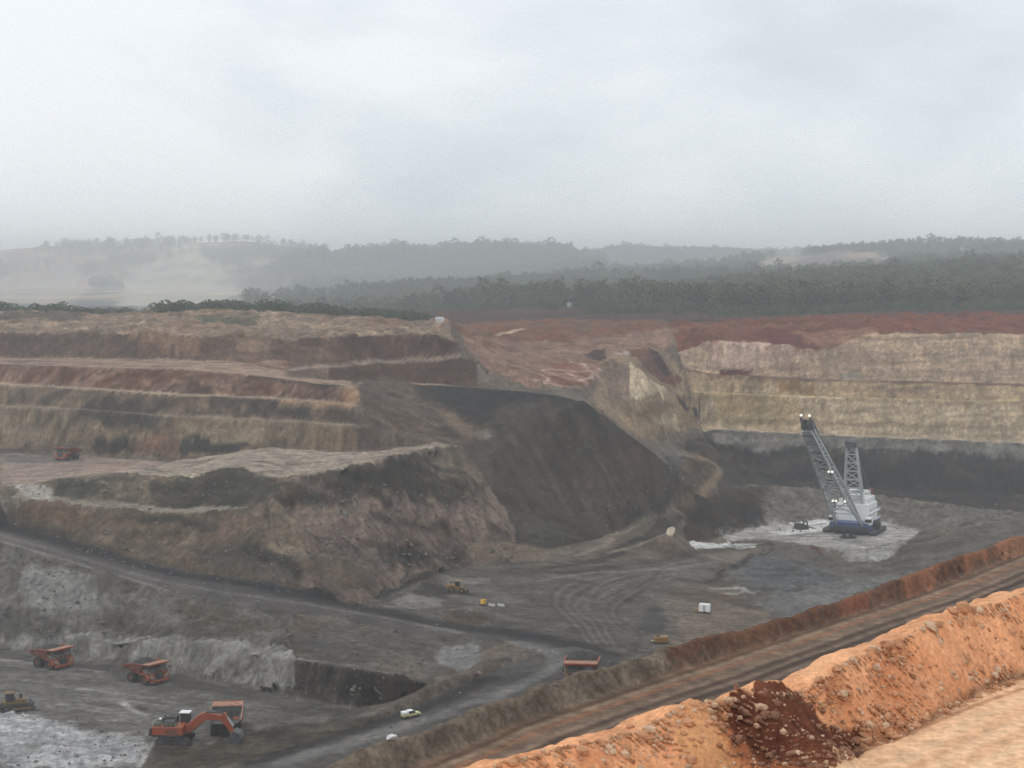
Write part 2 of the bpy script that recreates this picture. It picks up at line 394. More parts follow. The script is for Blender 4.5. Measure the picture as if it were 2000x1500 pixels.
# ------------------------------------------------------------------ what the ground is made of
def lin(c):
    c = np.asarray(c, float) / 255.0
    return np.where(c <= 0.04045, c / 12.92, ((c + 0.055) / 1.055) ** 2.4)
HAZE_D, HAZE_L = 0.00018, np.array((0.42, 0.47, 0.50))
def albedo(c, y, gain=0.74):            # surface colour of a thing that looks like c at distance y through the air
    T = np.exp(-HAZE_D * y)
    c = np.asarray(c, float)
    if y > 300:
        c = (c + (c.mean() - c) * 0.30) * 0.93
    return np.clip((lin(c) - HAZE_L * (1 - T)) / (T * gain), 0.012, 0.85 if y < 2000 else 0.5)

def inside(poly, x, y):
    m = np.zeros(x.shape, bool)
    n = len(poly)
    for k in range(n):
        x0, y0 = poly[k]; x1, y1 = poly[(k + 1) % n]
        if y0 == y1:
            continue
        c = ((y0 > y) != (y1 > y)) & (x < (x1 - x0) * (y - y0) / (y1 - y0) + x0)
        m ^= c
    return m

def setup(g):
    s = g.X.shape
    g.C = np.zeros(s + (3,), np.float32); g.C[:] = albedo((112, 104, 96), 500)
    g.zone = np.zeros(s, np.int32)
    g.rough = np.full(s, 0.28, np.float32)
    g.flute = np.full(s, 0.5, np.float32)
    # unit noises that bend every boundary
    g.wx = fbm(g.X / 9.0, g.Y / 9.0, 11, 4) - 0.5
    g.wy = fbm(g.X / 9.0 + 40, g.Y / 9.0 + 7, 23, 4) - 0.5
setup(G); setup(FAR)
ZONES = ['pit_floor']

def subset(g, poly, pad):
    px = [p[0] for p in poly]; py = [p[1] for p in poly]
    j0 = max(0, int(np.searchsorted(g.ys, min(py) - pad)) - 1); j1 = int(np.searchsorted(g.ys, max(py) + pad)) + 1
    tt = [p[0] / max(p[1], 1) for p in poly]
    dt = pad / max(min(py), 5)
    i0 = max(0, int(np.searchsorted(g.t, min(tt) - dt)) - 1); i1 = int(np.searchsorted(g.t, max(tt) + dt)) + 1
    return slice(j0, j1), slice(i0, i1)

def mottle(g, S, pal, y, scale, stretch, seed, gain, contrast):
    x, yy, z = g.X[S], g.Y[S], g.Z[S]
    n = fbm(x / scale, yy / (scale * stretch), seed, 5, 0.55)
    n2 = fbm(x / (scale * 0.23), yy / (scale * 0.23 * stretch), seed + 40, 3)
    n = np.clip((0.72 * n + 0.28 * n2 - 0.5) * contrast + 0.5, 0, 0.9999)
    cols = [albedo(c, y, gain) for c in pal]
    if len(cols) == 1:
        cols = [cols[0] * 0.86, cols[0] * 1.14]
    q = n * (len(cols) - 1)
    i = q.astype(int); f = (q - i)[..., None]
    ca = np.array(cols)
    return ca[i] * (1 - f) + ca[np.minimum(i + 1, len(cols) - 1)] * f

def blur(m, r):
    for ax in (0, 1):
        k = min(r, (m.shape[ax] - 1) // 2)
        if k < 1:
            continue
        for _ in range(2):
            p = np.pad(m, [(k + 1, k) if a == ax else (0, 0) for a in (0, 1)], mode='edge').cumsum(ax)
            n = m.shape[ax]
            m = (p.take(range(2 * k + 1, 2 * k + 1 + n), ax) - p.take(range(0, n), ax)) / (2 * k + 1)
    return m

_seed = [100]
def fill(poly, pal, obj=None, scale=14.0, stretch=1.0, warp=2.0, rough=None, flute=None, alpha=1.0, gain=0.74, contrast=3.0, g=None, soft=0.0):
    g = g or G
    _seed[0] += 7
    S = subset(g, poly, warp * 2)
    x = g.X[S] + g.wx[S] * warp * 2; y = g.Y[S] + g.wy[S] * warp * 2
    if poly[0][1] < 70:                 # close by, edges fray at the scale of single clods
        x = x + (fbm(g.X[S] / 0.5, g.Y[S] / 0.5, 501, 3) - 0.5) * 0.9; y = y + (fbm(g.X[S] / 0.5, g.Y[S] / 0.5, 511, 3) - 0.5) * 0.9
    m = inside(poly, x, y).astype(np.float32)
    if soft:                            # ragged, feathered edge
        ext = min(np.ptp(np.nonzero(m.any(1))[0]) if m.any() else 0, np.ptp(np.nonzero(m.any(0))[0]) if m.any() else 0)
        rb = int(min(3 * soft, ext / 9.0))
        if rb:
            m = blur(m, rb)
        sc = 1.8 if poly[0][1] > 300 else 0.35
        nz = fbm(g.X[S] / sc, g.Y[S] / (sc * 1.6), _seed[0] + 3, 4, 0.65) - 0.5
        m = np.clip((m - 0.5) * 1.5 + 0.5 + nz * 1.7 * (m > 0.02) * (m < 0.999), 0, 1)
        m = m * m * (3 - 2 * m)
        alpha = alpha * (0.78 + 0.40 * fbm(g.X[S] / 6, g.Y[S] / 9, _seed[0] + 5, 3))
        alpha = np.minimum(alpha, 1.0)
    yc = float(np.mean([p[1] for p in poly]))
    if pal:
        c = mottle(g, S, pal, yc, scale, stretch, _seed[0], gain, contrast)
        a = (m * alpha)[..., None]
        g.C[S] = g.C[S] * (1 - a) + c * a
    mm = m > 0.5
    if obj:
        if obj not in ZONES:
            ZONES.append(obj)
        g.zone[S][mm] = ZONES.index(obj)
    if rough is not None:
        g.rough[S][mm] = rough
    if flute is not None:
        g.flute[S][mm] = flute

def px(*pts):
    out = []
    for a, b in zip(pts, pts[1:] + pts[:1]):
        n = 1 if len(a) > 2 or len(b) > 2 else max(1, int(math.dist(a, b) / 14))
        for i in range(n):
            t = i / n
            out.append(hit(*a) if len(a) > 2 else hit(a[0] + (b[0] - a[0]) * t, a[1] + (b[1] - a[1]) * t))
    return out
def band(a, b, u0=-9999, u1=9999):
    A = sorted([p for p in LINES[a]], key=_u); B = sorted([p for p in LINES[b]], key=_u)
    def cut(Lx):
        us = [_u(p) for p in Lx]
        lo, hi = max(u0, us[0]), min(u1, us[-1])
        inner = [p for p, u in zip(Lx, us) if lo < u < hi]
        def at(u):
            return tuple(float(np.interp(u, us, [p[k] for p in Lx])) for k in range(2))
        return [at(lo)] + [p[:2] for p in inner] + [at(hi)]
    return cut(A) + cut(B)[::-1]
def stripe(pts, width, c, alpha=0.8, g=None, seed=0, breaks=0.5, gain=0.74):
    """a thin seam, track or bench edge lying on the ground along a line"""
    g = g or G
    if len(pts) > 2 and len(pts[0]) == 2:      # round off the line
        q = [np.array(p, float) for p in pts]; q = [2 * q[0] - q[1]] + q + [2 * q[-1] - q[-2]]
        pts = []
        for a, b, e, d in zip(q, q[1:], q[2:], q[3:]):
            for t in (0, 0.2, 0.4, 0.6, 0.8):
                pts.append(tuple(0.5 * (2 * b + (e - a) * t + (2 * a - 5 * b + 4 * e - d) * t * t + (3 * b - a - 3 * e + d) * t ** 3)))
        pts.append(tuple(q[-2]))
    P = [hit(*p) for p in pts]
    P3 = np.array([(p[0], p[1], ground(*p)) for p in P])
    S = subset(g, P, width * 3)
    X = np.stack([g.X[S], g.Y[S], g.Z[S]], -1)
    X[..., 0] += g.wx[S] * width * 1.5; X[..., 2] += g.wy[S] * width * 0.7
    D = np.full(X.shape[:2], 1e9)
    for a, b in zip(P3, P3[1:]):
        ab = b - a; L2 = max(float(ab @ ab), 1e-6)
        t = np.clip(((X - a) @ ab) / L2, 0, 1)
        D = np.minimum(D, np.linalg.norm(X - (a + t[..., None] * ab), axis=-1))
    m = np.clip(1.4 - D / width, 0, 1)
    m = m * np.clip(1 - breaks + breaks * 2 * fbm(g.X[S] / (width * 6), g.Y[S] / (width * 6), 300 + seed, 3), 0, 1) * alpha
    yc = float(P3[:, 1].mean())
    g.C[S] = g.C[S] * (1 - m[..., None]) + albedo(c, yc, gain) * m[..., None]

# --- country beyond the rim
_all = [(-3000, 1000), (3000, 1000), (9000, 14100), (-9000, 14100)]
fill(_all, [(78, 88, 76), (92, 98, 84)], 'hillside', 60, g=FAR, warp=0, gain=0.74)
FAR.C[FAR.Y < 1900] = albedo((104, 96, 86), 1200); FAR.C[FAR.Y < 1900] *= (0.7 + 0.6 * fbm(FAR.X / 25, FAR.Y / 60, 700, 4))[FAR.Y < 1900][:, None]
FAR.rough[:] = 0.0; FAR.flute[:] = 0.0
# --- pit: general ground first
fill([(-400, 300), (400, 300), (420, 1050), (-420, 1050)], [(96, 90, 85), (110, 102, 95), (120, 112, 104)], 'pit_floor', 18, warp=0)
# left bench wall, band by band
fill(band('lt', 'b1'), [(98, 94, 88), (126, 114, 98), (140, 128, 108), (112, 103, 93)], 'bench_wall', 16, 0.35, 1.2, 0.35, 0.55)
fill(band('b1', 'b1b'), [(136, 125, 110)], 'bench_wall', 10, 1, 0.2, 0.1, 0)
fill(band('b1b', 'b2'), [(92, 90, 88), (118, 106, 96), (132, 118, 102)], 'bench_wall', 18, 0.35, 0.5, 0.3, 0.45)
fill(band('b2', 'b2b'), [(160, 142, 124)], 'bench_wall', 10, 1, 0.2, 0.1, 0)
fill(band('b2b', 'b3'), [(108, 84, 77), (122, 97, 88), (142, 118, 106), (100, 87, 83)], 'bench_wall', 20, 0.3, 0.6, 0.3, 0.45)
fill(band('b3', 'b3b'), [(132, 104, 94), (156, 132, 116), (172, 150, 130), (128, 112, 104)], 'bench_wall', 26, 0.5, 1.0, 0.25, 0.0)
fill(band('b3b', 'b4'), [(98, 90, 86), (116, 102, 94), (128, 110, 98)], 'bench_wall', 16, 0.2, 0.5, 0.35, 0.7)
fill(band('b4', 'rim'), [(134, 114, 102), (156, 138, 122), (124, 116, 106), (170, 150, 128)], 'bench_wall', 34, 0.6, 2.0, 0.7, 0.0)
fill(band('rim', 'k1'), [(108, 112, 102), (136, 124, 110), (118, 112, 102)], 'bench_wall', 22, 0.7, 2.0, 0.6, 0.0)
# right highwall: strata
fill(band('ht', 'h1'), [(146, 132, 114), (162, 147, 124), (174, 158, 134), (152, 138, 118)], 'highwall', 30, 0.07, 0.6, 0.35, 0.9)
fill(band('h1', 'h1b'), [(150, 134, 110)], 'highwall', 10, 1, 0.2, 0.1, 0)
fill(band('h1b', 'h2'), [(144, 126, 110), (166, 148, 120), (152, 136, 116)], 'highwall', 30, 0.07, 0.6, 0.35, 0.9)
fill(band('h2', 'h2b'), [(124, 108, 100)], 'highwall', 10, 1, 0.3, 0.1, 0)
fill(band('h2b', 'h3'), [(148, 130, 118), (160, 142, 124), (170, 150, 128), (152, 134, 120)], 'highwall', 34, 0.07, 0.6, 0.4, 0.9)
fill(band('h3', 'htop', 1300, 2400), [(116, 88, 84), (126, 96, 89), (112, 90, 88), (132, 102, 92)], 'highwall', 40, 0.35, 1.5, 0.6, 0.3)
fill(band('ht', 'cc'), [(162, 150, 132)], 'highwall', 14, 1, 0.5, 0.1, 0)
fill(band('cc', 'ct'), [(70, 74, 79), (82, 84, 86), (94, 94, 94)], 'coal_seam', 18, 0.2, 0.4, 0.4, 1.0)
fill(band('ct', 'srb', 1400, 2400), [(80, 82, 84), (92, 92, 92)], 'coal_seam', 10)
# rest of the country behind the rim on the right
fill(band('htop', 'k2', 1100, 2400), [(86, 90, 82), (104, 92, 84)], 'hillside', 20)
# centre back
fill(band('tt', 'b3b', 640, 960), [(92, 83, 78), (104, 93, 86)], 'bench_wall', 16, 0.3, 0.5, 0.3, 0.8)
fill(px((905, 640), (905, 668), (920, 700), (960, 725), (1040, 760), (1150, 750), (1200, 690), (1300, 690), (1330, 640), (1200, 632), (1000, 630)), [(122, 100, 94), (138, 116, 106), (116, 98, 94)], 'clay_slope', 22, 0.6, 2, 0.5, 0.5, soft=1)
fill(px((890, 634), (890, 655), (1000, 668), (1180, 660), (1300, 640), (1300, 626), (1100, 616), (1000, 624)), [(118, 104, 98), (128, 96, 88), (110, 104, 100)], 'clay_slope', 20, 0.5, 2, 0.5, 0.2, soft=1)
fill(px((1150, 788, 790), (1195, 821, 815), (1245, 860, 850), (1290, 864, 870), (1330, 850, 905), (1372, 838, 938), (1345, 765, 955), (1320, 690, 965), (1262, 679, 950), (1200, 690, 935), (1170, 740, 860)), [(128, 114, 100), (146, 129, 110), (138, 122, 105)], 'clay_slope', 20, 0.5, 1.5, 0.5, 0.8, soft=1)
fill(px((1060, 722), (1100, 703), (1150, 712), (1175, 725), (1165, 745), (1130, 757), (1080, 752), (1040, 742)), [(118, 88, 80), (132, 102, 92), (152, 124, 112)], None, 14, 0.5, 1.5, soft=1)
fill(px((1190, 705), (1228, 712), (1228, 770), (1225, 788), (1190, 785), (1182, 740)), [(122, 108, 102), (132, 118, 110)], None, 10, 2, 1.0, soft=0.3)
fill(px((1232, 712), (1310, 764), (1300, 770), (1238, 786), (1228, 782)), [(172, 154, 130), (184, 166, 140)], None, 10, 0.5, 0.5, soft=0.3)
fill(px((1232, 755), (1266, 776), (1240, 786), (1228, 784)), [(170, 156, 134)], None, 10, 0.5, 0.5, soft=0.3)
fill(px((1205, 688), (1255, 678), (1285, 690), (1315, 735), (1335, 745), (1320, 760), (1270, 728), (1240, 700)), [(108, 86, 84), (120, 98, 92)], None, 8, 1, 0.8, soft=0.3)  # shadow of the gully put into the ground colour, deepest on the next line
fill(px((1262, 676), (1285, 690), (1310, 732), (1290, 725)), [(88, 70, 72), (98, 78, 78)], None, 8, 1, 0.5, soft=0.3)
fill(px((1322, 772), (1338, 778), (1346, 800), (1330, 795)), [(96, 76, 68)], None, 5, 1, 0.3, soft=0.3)
fill(px((1350, 802), (1366, 808), (1369, 830), (1358, 822)), [(92, 66, 62)], None, 5, 1, 0.3, soft=0.3)
fill(px((1140, 690), (1180, 684), (1190, 700), (1150, 704)), [(94, 74, 76)], None, 5, 1, 0.5, soft=0.3)
for poly, pal in [(((1235, 792), (1300, 778), (1345, 800), (1330, 815), (1262, 828), (1205, 796)), [(126, 112, 97), (136, 121, 103)]),
                  (((1276, 822), (1318, 808), (1330, 838), (1300, 846)), [(152, 143, 118), (162, 150, 124)]),
                  (((1195, 802), (1258, 830), (1300, 846), (1272, 860), (1244, 856)), [(140, 122, 101), (154, 134, 108)]),
                  (((1322, 812), (1352, 800), (1362, 828), (1335, 838)), [(134, 118, 102)])]:
    fill(px(*poly), pal, None, 8, 0.6, 0.6, soft=0.3)
# dump
fill([p[:2] for p in LINES['dc']] + [p[:2] for p in LINES['de'][1:]] + [p[:2] for p in LINES['dt'][::-1]] + [p[:2] for p in LINES['valley'][::-1]], [(84, 81, 79), (92, 87, 83), (98, 91, 86), (88, 83, 80)], 'spoil_dump', 26, 0.8, 1.5, 0.38, 0.6)
fill([p[:2] for p in LINES['de']] + [p[:2] for p in LINES['de_back'][::-1]], [(82, 78, 76)], 'spoil_dump', 20)
fill(px((800, 751), (930, 758), (1087, 772), (1145, 787), (1120, 800), (1060, 790), (1010, 795), (960, 828), (920, 830), (880, 800), (820, 762)), [(68, 71, 76), (76, 78, 82)], None, 14, 1, 2, soft=1)
fill(px((985, 792), (1030, 786), (1062, 800), (1025, 850), (950, 872), (928, 856), (955, 825)), [(90, 86, 82), (102, 96, 91)], None, 6, 0.6, 1.5, soft=1)
fill(px((1145, 787), (1240, 862), (1270, 890), (1230, 880), (1150, 830), (1080, 790)), [(74, 76, 76), (84, 82, 80)], None, 10, 1, 2, soft=1)
fill(px((830, 784), (852, 790), (945, 850), (925, 862), (880, 835)), [(124, 104, 88), (136, 116, 98)], None, 8, 1, 1.5, soft=1)
fill(px((915, 848), (960, 838), (985, 846), (945, 862)), [(118, 104, 94), (140, 126, 114)], None, 8, 1, 1.5, soft=1)
fill(px((1190, 870), (1240, 880), (1290, 910), (1320, 960), (1270, 955), (1220, 910)), [(98, 86, 80), (106, 90, 82)], None, 8, 1, 2, soft=1)
fill(px((1180, 960), (1230, 955), (1280, 965), (1335, 960), (1330, 990), (1250, 1015), (1225, 990)), [(84, 82, 80), (100, 96, 92)], None, 5, 1, 2, 0.6, soft=1)
fill(px((1025, 1010), (1090, 1020), (1130, 1050), (1060, 1068), (1015, 1050)), [(84, 86, 80), (90, 90, 84)], None, 8, 1, 2, soft=1)
_r = random.Random(4)
for k in range(34):                     # tipped loads leave straight streaks down the face
    u0 = _r.uniform(960, 1170); v0 = 768 + max(0, u0 - 1100) * 0.45 + _r.uniform(0, 130)
    ln = _r.uniform(60, 190)
    p = [(u0 + t * ln * 0.55, v0 + t * ln * 0.95) for t in (0, 0.5, 1)]
    if p[-1][1] < 1040 - max(0, p[-1][0] - 1200) * 0.5 and p[-1][0] < 1320:
        stripe(p, _r.uniform(0.9, 2.2), _r.choice([(72, 71, 71), (104, 96, 90), (80, 77, 75), (110, 100, 92), (92, 82, 77)]), 0.5, seed=k, breaks=0.6)
# brown shoulder left of the dump
fill(px((690, 745), (760, 738), (800, 752), (880, 838), (930, 864), (895, 868), (800, 880), (700, 884), (690, 830), (700, 790)), [(100, 88, 80), (116, 103, 92), (92, 84, 78)], 'spoil_dump', 14, 0.6, 2, 0.5, 0.6, soft=1)
fill(px((668, 760), (690, 755), (700, 775), (690, 790), (668, 785)), [(158, 124, 98)], None, 5, 1, 1, soft=1)
# patches of coal and clay in the left wall
for poly, pal in [
    (((150, 800), (220, 780), (300, 800), (330, 830), (280, 850), (180, 830), (160, 815)), [(80, 82, 84), (96, 95, 92)]),
    (((160, 890), (200, 855), (240, 858), (300, 868), (330, 896), (250, 893)), [(74, 77, 80), (86, 88, 88)]),
    (((345, 860), (430, 862), (510, 870), (470, 880), (350, 896)), [(76, 78, 82), (88, 88, 90)]),
    (((400, 775), (520, 778), (600, 790), (620, 820), (500, 818), (430, 800)), [(82, 84, 86), (96, 94, 92)]),
    (((250, 870), (300, 852), (350, 858), (345, 892), (270, 893)), [(128, 104, 92), (118, 98, 90)]),
    (((370, 830), (440, 818), (540, 826), (530, 850), (470, 868), (360, 855)), [(136, 126, 106), (150, 138, 116)]),
    (((0, 832), (100, 838), (105, 870), (0, 870)), [(142, 130, 110), (128, 118, 102)]),
    (((560, 880), (590, 840), (640, 832), (700, 836), (690, 880)), [(124, 110, 94), (140, 122, 98)]),
    (((0, 655), (180, 655), (250, 672), (370, 690), (370, 702), (0, 698)), [(96, 92, 90), (112, 102, 96)]),
    (((245, 655), (390, 656), (385, 690), (250, 668)), [(136, 112, 96), (146, 122, 104)]),
    (((460, 662), (540, 664), (530, 692), (470, 690)), [(140, 120, 106), (130, 112, 102)]),
    (((650, 660), (890, 660), (900, 695), (650, 712)), [(90, 82, 78), (100, 90, 84)]),
    (((520, 744), (670, 752), (670, 758), (540, 752)), [(72, 74, 78)]),
    (((560, 705), (650, 715), (640, 740), (560, 738)), [(120, 106, 98), (108, 98, 92)]),
    (((380, 615), (520, 615), (500, 632), (390, 632)), [(104, 110, 100), (112, 114, 104)]),
    (((0, 613), (170, 614), (160, 628), (0, 630)), [(106, 108, 104), (118, 112, 106)]),
]:
    fill(px(*poly), pal, None, 10, 0.5, 2.0, soft=1)
stripe([(490, 739), (600, 748), (668, 756)], 1.2, (72, 74, 78), 0.8)
stripe([(0, 750), (210, 762), (350, 771), (525, 778), (688, 790)], 0.7, (178, 158, 138), 0.5)
stripe([(550, 788), (620, 789), (686, 790)], 2.0, (172, 142, 112), 0.8)
stripe([(560, 723), (650, 716), (755, 709), (895, 700)], 1.3, (160, 146, 134), 0.8)
stripe([(790, 749), (860, 752), (930, 756)], 1.2, (124, 116, 110), 0.5)
stripe([(0, 793), (161, 800), (350, 814), (525, 821), (700, 832)], 0.8, (150, 138, 124), 0.5)
for a, b in (((440, 618), (560, 614)), ((240, 649), (370, 651)), ((130, 643), (200, 645)), ((380, 712), (470, 712)), ((120, 705), (260, 706)), ((900, 632), (940, 630)), ((970, 655), (1020, 643))):
    stripe([a, b], 2.0, (182, 160, 138), 0.8)
# bowl streaks
for k, (a, b, c) in enumerate([((1045, 745), (1085, 752), (1130, 757)), ((1085, 718), (1120, 735), (1160, 740)), ((1110, 704), (1140, 715), (1172, 738)), ((1050, 730), (1070, 740), (1060, 750)), ((1060, 725), (1075, 722), (1085, 726)), ((1130, 745), (1160, 735), (1175, 722))]):
    stripe([a, b, c], 1.2, (178, 152, 140), 0.7, seed=k)
stripe([(1205, 694), (1225, 688)], 2.2, (176, 160, 154), 0.8)
# highwall detail: seams and stains
_hw = [(1350, 1.0), (1500, 1.0), (1650, 1.0), (1800, 1.0), (2000, 1.0), (2250, 1.0)]
for k, (v0, v1, w, c, al) in enumerate([(690, 697, 1.0, (128, 108, 104), .55), (706, 716, .9, (170, 148, 118), .5), (720, 733, 1.2, (132, 112, 106), .5), (741, 752, 1.0, (108, 92, 92), .65), (748, 760, .9, (176, 154, 116), .6),
                                      (768, 786, .8, (184, 164, 124), .5), (779, 796, .9, (132, 116, 98), .5), (790, 806, .9, (176, 160, 128), .5), (800, 818, .8, (140, 124, 104), .45), (811, 828, 1.0, (176, 160, 128), .5), (822, 840, .9, (136, 122, 102), .5), (660, 664, .8, (140, 114, 98), .5), (674, 680, .9, (178, 154, 122), .5)]):
    u0 = 1380 if v0 > 700 else 1640
    stripe([(u, v0 + (v1 - v0) * (u - 1380) / 620.0) for u in np.linspace(u0, 2240, 7)], w, c, al, seed=k, breaks=0.8)
stripe([(1360, 766), (1420, 768), (1470, 770), (1580, 775), (1650, 778)], 0.6, (196, 180, 138), 0.6)
fill(px((1385, 668), (1440, 668), (1530, 672), (1570, 690), (1510, 722), (1450, 728), (1400, 722), (1385, 695)), [(158, 136, 124), (172, 152, 138), (150, 122, 112)], None, 12, 0.5, 1.5, 0.7, soft=1)
fill(px((1480, 640), (1600, 640), (1650, 655), (1620, 682), (1520, 676), (1480, 664)), [(110, 84, 82), (118, 88, 84)], None, 14, 0.4, 1.5, soft=1)
fill(px((1405, 724), (1470, 726), (1465, 733), (1410, 732)), [(116, 82, 74)], None, 5, 0.4, 0.6, soft=1)
for u in (1428, 1446, 1462):
    stripe([(u, 730), (u + 3, 765)], 0.8, (112, 84, 74), 0.6, seed=u)
fill(px((1580, 690), (1720, 690), (1720, 745), (1590, 742)), [(140, 124, 112), (156, 138, 120)], None, 16, 0.4, 1.5, alpha=0.6, soft=1)
fill(px((1400, 770), (1560, 775), (1560, 838), (1400, 834)), [(150, 132, 100), (164, 146, 112)], None, 14, 0.3, 1.5, alpha=0.7, soft=1)
fill(px((1520, 745), (1590, 752), (1590, 772), (1520, 770)), [(132, 106, 82)], None, 8, 0.4, 1.0, alpha=0.7, soft=1)
fill(px((1640, 735), (1680, 732), (1685, 742), (1645, 744)), [(138, 140, 130)], None, 8, 1, 0.6, alpha=0.7, soft=1)
fill(px((1690, 614), (2250, 608), (2250, 648), (1720, 646)), [(118, 86, 78), (132, 98, 88), (112, 84, 78)], None, 20, 0.4, 1.5, soft=1)
fill(px((1540, 1e-9 + 652), (1700, 640), (1715, 648), (1650, 668), (1610, 682)), [(140, 108, 96), (158, 128, 110)], None, 10, 0.4, 1.0, alpha=0.7, soft=1)
_r = random.Random(31)
for k in range(46):                     # water stains and small falls down the wall
    u0 = _r.uniform(1400, 2100); v0 = _r.uniform(655, 800); ln = _r.uniform(10, 42)
    stripe([(u0, v0), (u0 + _r.uniform(-3, 3), v0 + ln)], _r.uniform(0.5, 1.6), _r.choice([(120, 104, 90), (132, 112, 96), (182, 164, 140), (126, 98, 86), (112, 98, 88)]), 0.45, seed=k, breaks=0.7)
for k in range(30):                     # the same on the left benches
    u0 = _r.uniform(0, 690); v0 = _r.choice([657, 664, 724, 768, 800, 826]) + _r.uniform(0, 8) + u0 * 0.045 * (1 if True else 0); ln = _r.uniform(8, 26)
    stripe([(u0, v0), (u0 + _r.uniform(-5, 5), v0 + ln)], _r.uniform(0.6, 1.8), _r.choice([(78, 76, 74), (92, 84, 78), (150, 130, 110), (120, 92, 80), (70, 70, 72)]), 0.55, seed=k, breaks=0.7)
# coal face: grey partings on top of the dark seam
fill(px((1376, 842), (1500, 846), (1650, 852), (2000, 866), (2250, 876), (2250, 902), (2000, 893), (1700, 878), (1560, 878), (1480, 885), (1400, 872)), [(116, 116, 113), (130, 129, 124), (106, 107, 106)], None, 16, 0.3, 0.8, soft=1)
stripe([(1560, 876), (1700, 880), (1850, 892), (2000, 906), (2250, 925)], 1.0, (76, 78, 80), 0.7)
stripe([(1400, 850), (1500, 858), (1560, 864)], 1.4, (120, 120, 116), 0.6)
fill(px((1300, 880), (1345, 862), (1372, 852), (1400, 872), (1480, 885), (1470, 940), (1400, 900), (1340, 880)), [(72, 74, 77), (86, 86, 87), (100, 99, 97)], 'coal_seam', 8, 0.5, 1.5, 0.8, soft=1)
fill(px((1300, 895), (1360, 892), (1378, 905), (1360, 930), (1310, 925)), [(78, 82, 88), (104, 108, 112)], 'coal_seam', 4, 1, 1, 1.0, soft=1)
fill(px((1330, 900), (1400, 880), (1395, 940), (1345, 985), (1320, 985)), [(90, 86, 82), (104, 96, 88)], None, 6, 1, 1.0, soft=1)
stripe([(1345, 893), (1375, 897), (1402, 912), (1400, 930), (1375, 960), (1345, 985), (1320, 1000)], 2.6, (142, 122, 104), 0.8, seed=5)
# spoil ridge, pad
fill(px((1338, 1008), (1355, 988), (1385, 974), (1440, 985), (1450, 1040), (1350, 1062), (1338, 1056)), [(80, 77, 72), (92, 86, 79)], 'spoil_mound', 8, 0.5, 0.8, 0.6, 0.6, soft=0.5)
fill([p[:2] for p in LINES['dm2']] + [p[:2] for p in LINES['sr'][:3]] + [p[:2] for p in LINES['pad_b'][:1]] + [p[:2] for p in LINES['dm'][::-1]], [(78, 76, 71), (92, 86, 78)], 'spoil_mound', 10, 0.5, 1.5, 0.6, 0.8, soft=1)
fill(px((1496, 949), (1600, 957), (1720, 968), (1850, 986), (2000, 1004), (2250, 1034), (2250, 1060), (2000, 1020), (1900, 1030), (1800, 1045), (1720, 1016), (1620, 1013), (1550, 1021), (1490, 1034)), [(98, 96, 92), (112, 110, 106), (124, 120, 114), (104, 100, 96)], 'spoil_mound', 8, 0.6, 2, 0.7, 0.5, soft=1)
stripe([(1440, 952), (1496, 948), (1600, 956), (1720, 968), (1850, 986), (2000, 1003)], 1.1, (142, 134, 122), 0.7)
fill([p[:2] for p in LINES['dm']] + [p[:2] for p in LINES['pad_b'][1:]] + [p[:2] for p in LINES['pad_f'][::-1]], [(132, 130, 126), (150, 148, 144), (168, 166, 162)], 'dragline_pad', 9, 0.4, 1.5, 0.15, 0, soft=1)
for poly in (((1345, 1058), (1420, 1062), (1480, 1062), (1475, 1070), (1350, 1072)), ((1500, 1040), (1620, 1022), (1630, 1035), (1540, 1045)), ((1540, 1022), (1610, 1015), (1620, 1022), (1560, 1027))):
    fill(px(*poly), [(178, 177, 174), (196, 195, 192)], None, 4, 0.4, 0.8)
fill(px((1640, 1073), (1700, 1073), (1780, 1053), (1735, 1092), (1700, 1099), (1650, 1099)), [(126, 125, 121), (146, 145, 141)], 'dragline_pad', 5, 0.5, 1.0, 0.5, 0.3, soft=1)
fill(px((1545, 1066), (1590, 1064), (1612, 1086), (1590, 1092), (1545, 1084)), [(104, 80, 68), (96, 82, 76)], None, 5, 1, 1.0, soft=1)
# right-hand spoil in front of the pad
fill(px((1480, 1074), (1560, 1062), (1620, 1090), (1650, 1102), (1735, 1098), (1800, 1063), (1900, 1028), (2000, 1008), (2250, 990), (2250, 1060), (2000, 1060), (1800, 1130), (1600, 1200), (1500, 1205), (1420, 1140), (1400, 1120)), [(88, 86, 82), (100, 98, 94), (110, 106, 101)], 'pit_floor', 16, 0.7, 2, 0.5, 0.3, soft=1)
fill(px((1430, 1115), (1500, 1080), (1590, 1100), (1640, 1140), (1560, 1165), (1460, 1150)), [(92, 95, 98), (104, 106, 108), (84, 86, 88)], None, 12, 0.7, 2, soft=1)
fill(px((1480, 1178), (1560, 1150), (1700, 1125), (1770, 1125), (1700, 1165), (1600, 1195), (1560, 1215)), [(104, 105, 102), (116, 117, 114)], None, 10, 0.5, 2, soft=1)
fill(px((1340, 1190), (1420, 1180), (1490, 1195), (1520, 1215), (1400, 1250), (1330, 1270), (1280, 1270), (1320, 1230)), [(112, 98, 86), (128, 112, 98), (104, 94, 86)], None, 9, 0.6, 2, soft=1)
stripe([(1385, 1138), (1420, 1115), (1470, 1088), (1510, 1075)], 1.6, (70, 70, 70), 0.7)
stripe([(1395, 1150), (1440, 1150), (1475, 1158)], 2.0, (160, 156, 150), 0.8)
stripe([(1410, 1160), (1470, 1160)], 1.5, (152, 148, 142), 0.8)
stripe([(1250, 1140), (1320, 1145), (1400, 1160), (1440, 1172)], 1.8, (104, 82, 74), 0.6)
stripe([(1235, 1160), (1300, 1172), (1360, 1180)], 1.3, (140, 126, 116), 0.6)
